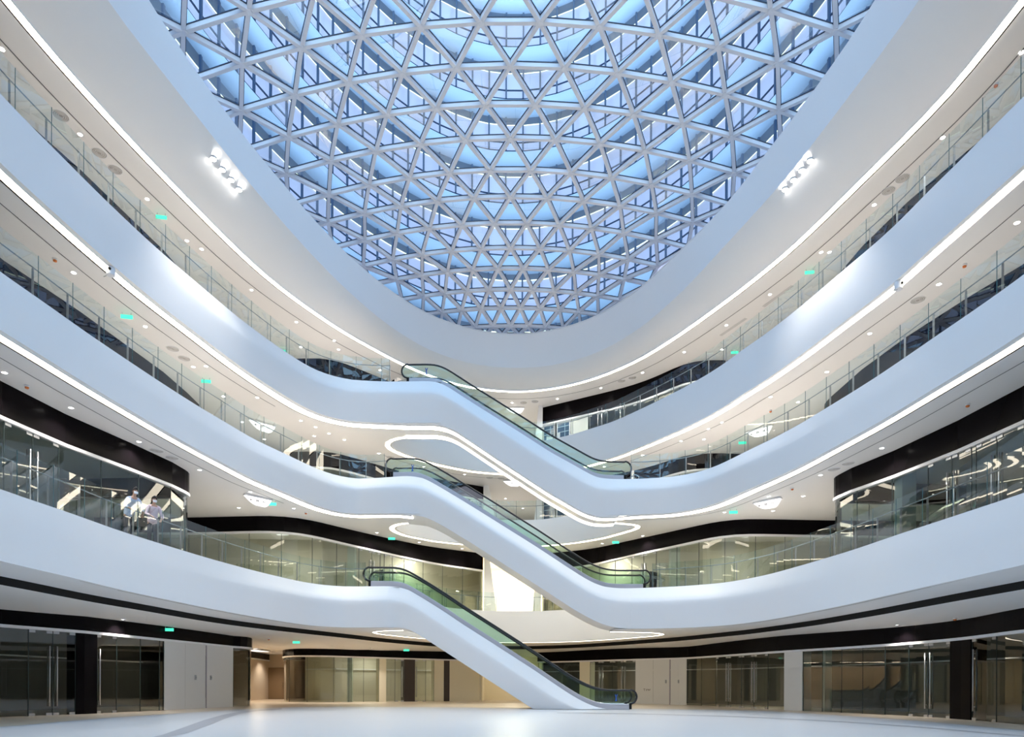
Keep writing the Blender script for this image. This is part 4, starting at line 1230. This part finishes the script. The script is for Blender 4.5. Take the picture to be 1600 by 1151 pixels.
row(DL, D4L, zs4, 'downlight under the fourth-floor slab,', 'left of the escalators', 'downlights under the fourth floor, left side')
row(DL, D4R, zs4, 'downlight under the fourth-floor slab,', 'right of the escalators', 'downlights under the fourth floor, right side')
row(DL, D3L, zs3, 'downlight under the third-floor slab,', 'left of the escalators', 'downlights under the third floor, left side')
row(DL, D3R, zs3, 'downlight under the third-floor slab,', 'right of the escalators', 'downlights under the third floor, right side')
def lowpt(x, y):
    z = 3.6
    for _ in range(15):
        p = U(x, y, z); z = zlow(P2(p))
    return U(x, y, z)
low = [(192,967.5),(325,989),(520,1009),(400,1013),(416,1010.5),(430,1020),(1178,1000),(1402,976),(1060,1005),(580,1012)]
for i, (x, y) in enumerate(sorted(low)):
    put(DL1, lowpt(x, y), 'downlight in the low ground-floor ceiling, %s from the left' % ORD[i], 'downlights in the ground-floor ceiling')

for x, y, z, w in ((-.5, 46, 13.74, 'third'), (.7, 48.5, 13.74, 'third'), (-.5, 46, 18.78, 'fourth'), (.7, 48.5, 18.78, 'fourth')):
    put(DL, Vector((x, y, z)), 'downlight in the ceiling of the %s-floor middle corridor, %s one' % (w, 'nearer' if y < 47 else 'farther'), 'downlights in the middle corridors')

# strong round spotlights on the roof ring
def make_spot():
    root = empty('spotlight', (0, 0, 0), 'strong spotlight', 'spotlight')
    mb = MB(); mb.lathe((0, 0, 0), [(.10, -.02), (.125, -.025), (.13, 0.06)], 20, cap=False); mb.build('housing', WHITE, root, True)
    mb = MB(); mb.lathe((0, 0, 0), [(.105, -.02), (.0001, -.022)], 20, cap=False); mb.build('lamp', SPOTM, root)
    ld = bpy.data.lights.new('light_source', 'SPOT'); ld.energy = 260; ld.spot_size = math.radians(70); ld.spot_blend = .5; ld.color = (1, .96, .90); ld.shadow_soft_size = .1
    lo = bpy.data.objects.new('light_source', ld); COL.objects.link(lo); lo.parent = root; lo.location = (0, 0, -.12)
    return root
SP = make_spot()
for side, pts in (('left', [(333,248),(347,265),(361,281),(373,296)]), ('right', [(1227,296),(1240,281),(1253,266),(1266,251)])):
    for i, (x, y) in enumerate(pts):
        zz = 19.3
        for _ in range(20):
            p = U(x, y, zz); a_, b_ = dist_poly(P2(p), R5), dist_poly(P2(p), RB)
            zz = knots([(0, 18.78), (.45, 19.04), (.82, 19.38), (1, 19.68)])(a_ / max(1e-6, a_ + b_))
        o = put(SP, p, 'bright spotlight in the sloping roof ring, %s of four on the %s side' % (ORD[i], side), 'spotlights in the roof ring, %s side' % side)

def make_vent():
    root = empty('air_vent', (0, 0, 0), 'round ceiling vent', 'vent')
    mb = MB(); mb.lathe((0, 0, 0), [(.21, .01), (.23, -.02), (.24, .0), (.24, .02)], 24, cap=False); mb.build('rim', WHITE, root, True)
    mb = MB()
    mb.lathe((0, 0, 0), [(.21, -.004), (.0001, -.004)], 24, cap=False)
    mb.build('grille', GREYV, root)
    mb = MB()
    for r in (.06, .11, .16): mb.lathe((0, 0, 0), [(r, -.004), (r + .018, -.02), (r + .03, -.005)], 24, cap=False)
    mb.build('louvre_ring', mat('light_grey_metal', (.62, .61, .60), .5), root, True)
    return root
VT = make_vent()
row(VT, [(95,181),(155,239),(180,265)], lambda d: zs5, 'round grey air vent in the uppermost soffit', 'left of the skylight', 'round vents in the uppermost soffit, left side')
row(VT, [(818,629),(836,627),(971,595),(988,590),(1388,298),(1410,279)], lambda d: zs5, 'round grey air vent in the uppermost soffit', 'right of the skylight', 'round vents in the uppermost soffit, right side')
row(VT, [(270,545),(288,560),(610,714),(765,746),(783,747)], zs4, 'round grey air vent under the fourth floor', 'left side', 'round vents under the fourth floor, left side')
row(VT, [(1434,469)], zs4, 'round grey air vent under the fourth floor', 'right side', 'round vents under the fourth floor, right side')
row(VT, [(245,704),(269,715)], zs3, 'round grey air vent under the third floor', 'left side', 'round vents under the third floor, left side')
row(VT, [(1303,733),(1325,724)], zs3, 'round grey air vent under the third floor', 'right side', 'round vents under the third floor, right side')
for i, (a, b) in enumerate((((1126, 524), (1166, 497)), ((1193, 479), (1238, 446)))):
    A, B = U(*a, zs5), U(*b, zs5)
    c = (A + B) / 2; mb = MB(c); mb.beam(A, B, .16, .02); o = mb.build('linear_vent', mat('light_grey_metal', (.62, .61, .60), .5)); o.location = c
    tag(o, 'long narrow ceiling vent in the uppermost soffit at the right, %s' % ('lower of the two' if i == 0 else 'upper of the two'), 'vent', 'long vents in the uppermost soffit')

def make_exit():
    root = empty('exit_sign', (0, 0, 0), 'green exit sign', 'exit sign')
    mb = MB(); mb.box((0, 0, -.15), (.19, 0, 0), (0, .015, 0), (0, 0, .065)); mb.build('lit_face', GREEN, root)
    mb = MB()
    for s in (-1, 1): mb.tube([Vector((s * .14, 0, -.09)), Vector((s * .14, 0, .02))], .008, 6)
    mb.build('hanger', STEELD, root)
    return root
EX = make_exit()
def exits(pts, zf, where):
    for i, (x, y) in enumerate(sorted(pts)):
        p = lowpt(x, y - 2) if zf is None else U(x, y - 2, zf)
        o = put(EX, p, 'small green lit exit sign %s, %s from the left' % (where, ORD[i]), 'green exit signs ' + where)
        o.rotation_euler.z = math.atan2(-p.x * .35, p.y)
exits([(252,335),(443,546),(1148,548),(1265,422)], lambda d: zs5, 'under the uppermost soffit')
exits([(198,490),(322,592),(1160,689)], zs4, 'under the fourth-floor soffit')
exits([(425,784),(612,839),(962,845),(1146,797)], zs3, 'under the third-floor soffit')
exits([(264,980),(463,1001),(635,1014),(962,1017),(1239,996)], None, 'under the ground-floor ceiling')

def make_detector():
    root = empty('smoke_detector', (0, 0, 0), 'smoke detector', 'smoke detector')
    mb = MB(); mb.lathe((0, 0, 0), [(.07, .0), (.07, -.03), (.05, -.05)], 16); mb.build('base', WHITE, root, True)
    mb = MB(); mb.lathe((0, 0, 0), [(.055, -.048), (.05, -.085), (.02, -.10)], 16); mb.build('cap', ORANGE, root, True)
    return root
DT = make_detector()
for (x, y, zf, lab) in ((1556,131,lambda d: zs5,'uppermost soffit at the far right'), (86,404,zs4,'soffit under the fourth floor at the far left'), (1507,413,zs4,'soffit under the fourth floor at the far right'), (1204,641,zs4,'soffit under the fourth floor, right of the escalators'),
                        (42,602,zs3,'soffit under the third floor at the far left'), (1512,631,zs3,'soffit under the third floor at the far right'), (478,800,zs3,'soffit under the third floor beside the black band'), (1238,762,zs3,'soffit under the third floor beside the right sign')):
    put(DT, U(x, y, zf), 'small orange-capped smoke detector in the %s' % lab, 'smoke detectors')
for x, y, lab in ((1492,965,'at the right'), (420,997,'at the left')):
    put(DT, lowpt(x, y), 'small orange-capped smoke detector in the ground-floor ceiling %s' % lab, 'smoke detectors')

# lit hanging signs, flat on top and rounded below
INK = mat('dark_lettering', (.12, .09, .08), .6)
def make_sign():
    root = empty('hanging_sign', (0, 0, 0), 'lit hanging sign', 'hanging sign')
    w, h, d = .56, .30, .05
    prof = [(-w, 0), (w, 0), (w * .86, -h * .45), (w * .70, -h * .84), (w * .56, -h), (w * .2, -h), (-w * .15, -h * .97), (-w * .40, -h * .82), (-w * .66, -h * .52)]
    mb = MB(); n = len(prof)
    vs = [Vector((x, -d, z)) for x, z in prof] + [Vector((x, d, z)) for x, z in prof]
    mb.add(vs, [tuple(range(n)), tuple(range(2 * n - 1, n - 1, -1))] + [(i, n + i, n + (i + 1) % n, (i + 1) % n) for i in range(n)])
    mb.build('lit_face', SIGNW, root)
    mb = MB(); mb.box((0, 0, .03), (w * 1.05, 0, 0), (0, .09, 0), (0, 0, .03)); mb.build('mounting_rail', WHITE, root)
    mb = MB()
    def bar(cx, cz, a, b): mb.box((cx, -d - .006, cz), (a, 0, 0), (0, .004, 0), (0, 0, b))
    for cx, cz, a, b in ((-.30, -.13, .06, .008), (-.32, -.11, .03, .008), (-.32, -.15, .03, .008), (-.08, -.12, .012, .05), (.0, -.12, .012, .05), (-.04, -.10, .04, .010), (-.04, -.14, .04, .010), (.2, -.12, .010, .045), (.27, -.12, .010, .045), (.235, -.12, .035, .008)):
        bar(cx, cz, a, b)
    mb.build('lettering', INK, root)
    return root
SG = make_sign()
for x, y, zf, rz, sc, lab in ((805,638,lambda d: zs5,0,1,'under the uppermost soffit behind the top escalator'), (801,752,zs4,0,1,'under the fourth-floor soffit, in the middle behind the escalators'),
                           (410,662,zs4,.8,1.15,'under the fourth-floor soffit at the left, seen through the balustrade'), (1186,671,zs4,-.8,1.15,'under the fourth-floor soffit at the right, seen through the balustrade'),
                           (403,778,zs3,.8,1.1,'under the third-floor soffit at the left, above the black band'), (1199,783,zs3,-.8,1.1,'under the third-floor soffit at the right, above the black band')):
    p = U(x, y, (lambda d, zf=zf: zf(d) - .08))
    o = put(SG, p, 'white lit boat-shaped sign hanging %s' % lab, 'white hanging signs')
    o.rotation_euler.z = rz; o.scale = (sc, 1, sc)

# projector cameras under the light strips
def cctv(x, y, zf, label):
    p = U(x, y, zf)
    root = empty('surveillance_unit', p, label, 'camera')
    mb = MB(p); mb.lathe(p + Vector((0, 0, -.30)), [(.10, .04), (.125, .06), (.125, .28), (.11, .31)], 20); o = mb.build('body', mat('white_plastic', (.7, .72, .76), .4), root); smooth_by_angle(o)
    mb = MB(p); mb.box(p + Vector((0, 0, -.01)), (.04, 0, 0), (0, .04, 0), (0, 0, .05)); mb.box(p + Vector((0, 0, .0)), (.10, 0, 0), (0, .05, 0), (0, 0, .012)); mb.build('bracket', STEELD, root)
    mb = MB(p); mb.lathe(p + Vector((0.04, -.11, -.10)), [(.035, 0), (.04, .03)], 14, axis=(.3, -1, -.2)); mb.build('lens', BLACKM, root)
    mb = MB(p); mb.tube([p + Vector((-.11, 0, -.22)), p + Vector((-.19, -.04, -.30)), p + Vector((-.08, -.09, -.30))], .014, 6); mb.build('arm', STEELD, root)
cctv(173, 418, zs4, 'white camera unit hung on the light strip under the left fourth-floor band')
cctv(1404, 440, zs4, 'white camera unit hung on the light strip under the right fourth-floor band')

# white chairs by the far right windows of the fourth floor
def chair(x, y, rz, z, label):
    root = empty('chair', (x, y, z), label, 'chair', 'white chairs on the fourth floor')
    wm = mat('white_chair', (.8, .85, .9), .4)
    mb = MB(); mb.box((0, 0, .45), (.22, 0, 0), (0, .22, 0), (0, 0, .02)); mb.build('seat', wm, root)
    mb = MB(); mb.rows([[Vector((-.22 + .44 * i / 6, .2 + .05 * math.sin(math.pi * i / 6), z_)) for i in range(7)] for z_ in (.46, .65, .88)]); mb.build('backrest', wm, root)
    for a in (-1, 1):
        for b in (-1, 1):
            mb = MB(); mb.tube([Vector((a * .17, b * .17, .44)), Vector((a * .21, b * .21, 0))], .014, 6); mb.build('leg', wm, root)
    root.rotation_euler.z = rz
for i, (x, y, rz) in enumerate(((2.35, 42.2, .4), (2.95, 41.9, 2.0), (3.7, 41.7, .8))):
    chair(x, y, rz, Z4 - .03, 'white chair behind the fourth-floor balustrade right of the corridor, %s from the left' % ORD[i])

# ------------------------------------------------------------------ people at the second-floor balustrade
SKIN = mat('skin', (.56, .35, .26), .55)
HAIR = mat('black_hair', (.015, .012, .012), .6)
SHIRT = mat('pale_blue_shirt', (.52, .62, .82), .7)
PINK = mat('pale_pink_shirt', (.72, .58, .66), .7)
TROU = mat('dark_trousers', (.03, .035, .05), .7)
MASKM = mat('white_face_mask', (.85, .87, .92), .6)
def skin_obj(name, vs, es, rad, m, parent, root_i=0, sub=2, fm=None):
    me = bpy.data.meshes.new(name); me.from_pydata([tuple(v) for v in vs], es, [])
    o = bpy.data.objects.new(name, me); COL.objects.link(o)
    if parent: o.parent = parent
    md = o.modifiers.new('skin', 'SKIN'); md.use_smooth_shade = True
    for i, r in enumerate(rad):
        me.skin_vertices[0].data[i].radius = (r, r) if not isinstance(r, tuple) else r
        me.skin_vertices[0].data[i].use_root = (i == root_i)
    s = o.modifiers.new('sub', 'SUBSURF'); s.levels = sub; s.render_levels = sub
    me.materials.append(m)
    return o
def chain(vs, es, rad, start, pts):
    k = start
    for p, r in pts:
        vs.append(p); rad.append(r); es.append((k, len(vs) - 1)); k = len(vs) - 1
    return k
def person(loc, rz, shirt, label, lean, hands, head_tilt):
    root = empty('person', loc, label, 'person')
    root.rotation_euler.z = rz
    # body frame: facing -Y, lean = forward shift of the shoulders
    sh = Vector((0, -lean, 1.38 - lean * .25))
    hz = lambda dz, dy: sh + Vector((0, -.02 - dy * head_tilt, dz))
    # one continuous body
    vs, es, rad = [Vector((0, 0, .94))], [], [(.15, .11)]
    chain(vs, es, rad, 0, [(Vector((0, -lean * .35, 1.12)), (.14, .10)), (Vector((0, -lean * .8, 1.28 - lean * .1)), (.16, .11)), (sh + Vector((0, 0, .02)), (.10, .075)), (hz(.09, .02), .050), (hz(.15, .045), (.055, .062)), (hz(.235, .065), (.076, .092)), (hz(.31, .075), (.062, .075))])
    hc = hz(.225, .065)
    for s, hnd in zip((-1, 1), hands):
        S = sh + Vector((s * .17, 0, 0)); H = Vector(hnd)
        mid_ = (S + H) / 2 + Vector((s * .10, .06, -.10))
        k = chain(vs, es, rad, 3, [(S, .062), (S.lerp(mid_, .5), .05), (mid_, .042), (mid_.lerp(H, .6), .034), (H, .026)])
        d = (H - mid_).normalized(); sd = d.cross(Vector((0, 0, 1))).normalized()
        pk = chain(vs, es, rad, k, [(H + d * .06, (.036, .018))])
        for fi, (o_, L_) in enumerate(((-.03, .06), (-.01, .075), (.01, .07), (.03, .055))):
            chain(vs, es, rad, pk, [(H + d * .085 + sd * o_, .0095), (H + d * (.085 + L_ * .6) + sd * o_ + Vector((0, 0, -.012)), .009), (H + d * (.085 + L_) + sd * o_ + Vector((0, 0, -.04)), .008)])
        chain(vs, es, rad, k, [(H + d * .03 - sd * s * .04, .010), (H + d * .07 - sd * s * .06, .009)])
        hip = chain(vs, es, rad, 0, [(Vector((s * .09, 0, .86)), .085), (Vector((s * .10, -.01, .50)), .058), (Vector((s * .10, .02, .10)), .04), (Vector((s * .10, -.10, .04)), (.04, .035))])
    o = skin_obj('body', vs, es, rad, SKIN, root)
    # clothing over the body
    def cloth(name, idx_pts, m):
        v2, e2, r2 = [], [], []
        for ch in idx_pts:
            for j, (p, r) in enumerate(ch):
                v2.append(p); r2.append(r)
                if j: e2.append((len(v2) - 2, len(v2) - 1))
        return v2, e2, r2
    v2, e2, r2 = [Vector((0, .0, .76))], [], [(.19, .15)]
    chain(v2, e2, r2, 0, [(Vector((0, -lean * .1, .95)), (.185, .155)), (Vector((0, -lean * .35, 1.12)), (.16, .12)), (Vector((0, -lean * .8, 1.28 - lean * .1)), (.18, .125)), (sh + Vector((0, 0, .03)), (.095, .08))])
    for s, hnd in zip((-1, 1), hands):
        S = sh + Vector((s * .17, 0, 0)); H = Vector(hnd); mid_ = (S + H) / 2 + Vector((s * .10, .06, -.10))
        chain(v2, e2, r2, 4, [(S, .074), (S.lerp(mid_, .5), .062), (mid_, .054), (mid_.lerp(H, .8), .044)])
    skin_obj('shirt', v2, e2, r2, shirt, root)
    v2, e2, r2 = [Vector((0, 0, .93))], [], [(.11, .09)]
    for s in (-1, 1): chain(v2, e2, r2, 0, [(Vector((s * .085, 0, .82)), .086), (Vector((s * .10, -.01, .50)), .072), (Vector((s * .10, .02, .08)), .056)])
    skin_obj('trousers', v2, e2, r2, TROU, root)
    for s in (-1, 1):
        mb = MB(); mb.tube([Vector((s * .1, .06, .04)), Vector((s * .1, -.04, .05)), Vector((s * .1, -.16, .035))], lambda i: (.045, .05, .035)[i], 10); mb.build('shoe', BLACKM, root, True)
    # hair cap, ears, eyes, mask
    mb = MB(); R_ = []
    for i in range(7):
        a = math.pi * .56 * i / 6
        R_.append([hc + Vector((.092 * math.sin(a) * math.cos(t), .014 + (.112 if math.sin(t) > 0 else .098) * math.sin(a) * math.sin(t), .015 + .118 * math.cos(a) + math.sin(a) * ((.085 if -math.sin(t) > .35 else .03) * max(0, -math.sin(t)) - .055 * max(0, math.sin(t))))) for t in [2 * math.pi * k / 16 for k in range(16)]])
    mb.rows(R_, closed=True); mb.build('hair', HAIR, root, True)
    mb = MB(); R_ = []
    for i in range(5):
        z = -.085 + .022 * i
        R_.append([hc + Vector((.078 * math.sin(t) * (1 - .25 * abs(i - 2.5) / 2.5), -.02 - .095 * math.cos(t) * (1 - .12 * abs(i - 2) / 2), z)) for t in [-1.15 + 2.3 * k / 8 for k in range(9)]])
    mb.rows(R_); mb.build('face_mask', MASKM, root, True)
    for s in (-1, 1):
        mb = MB(); mb.lathe(hc + Vector((s * .033, -.086, .022)), [(.0001, -.004), (.011, 0), (.0001, .006)], 10, axis=(0, -1, 0)); mb.build('eye', HAIR, root)
        mb = MB(); mb.box(hc + Vector((s * .033, -.09, .045)), (.016, 0, 0), (0, .004, 0), (0, 0, .003)); mb.build('eyebrow', HAIR, root)
        mb = MB(); mb.lathe(hc + Vector((s * .078, .01, .0)), [(.018, -.006), (.026, .0), (.018, .008)], 10, axis=(s, .2, 0)); mb.build('ear', SKIN, root)
    mb = MB(); mb.tube([hc + Vector((0, -.088, .03)), hc + Vector((0, -.105, -.005)), hc + Vector((0, -.10, -.015))], lambda i: (.008, .012, .01)[i], 8); mb.build('nose', SKIN, root, True)
def stand_behind(px, py, back):
    h = hit(L2L, px, py); p, t = at_len(L2L, h[1]); k = Vector((-t.y, t.x))
    q = p + k * back
    return q, k
def hands_on_rail(k, rz, reach, xs):
    dl = math.atan2(-k.x, k.y) - rz
    return [(x, -(reach - x * math.sin(dl)) / math.cos(dl), .955) for x in xs]
q, k = stand_behind(262, 790, .58)
person((q.x, q.y, Z2 - .03), .80, PINK, 'person in a pinkish shirt and white mask, right of two at the second-floor balustrade', .12, hands_on_rail(k, .80, .30, (-.20, .22)), .6)
q, k = stand_behind(228, 790, .62)
person((q.x, q.y, Z2 - .03), .95, SHIRT, 'person in a pale blue shirt leaning forward, left of two at the second-floor balustrade', .30, hands_on_rail(k, .95, .34, (-.20, .34)), 1.5)
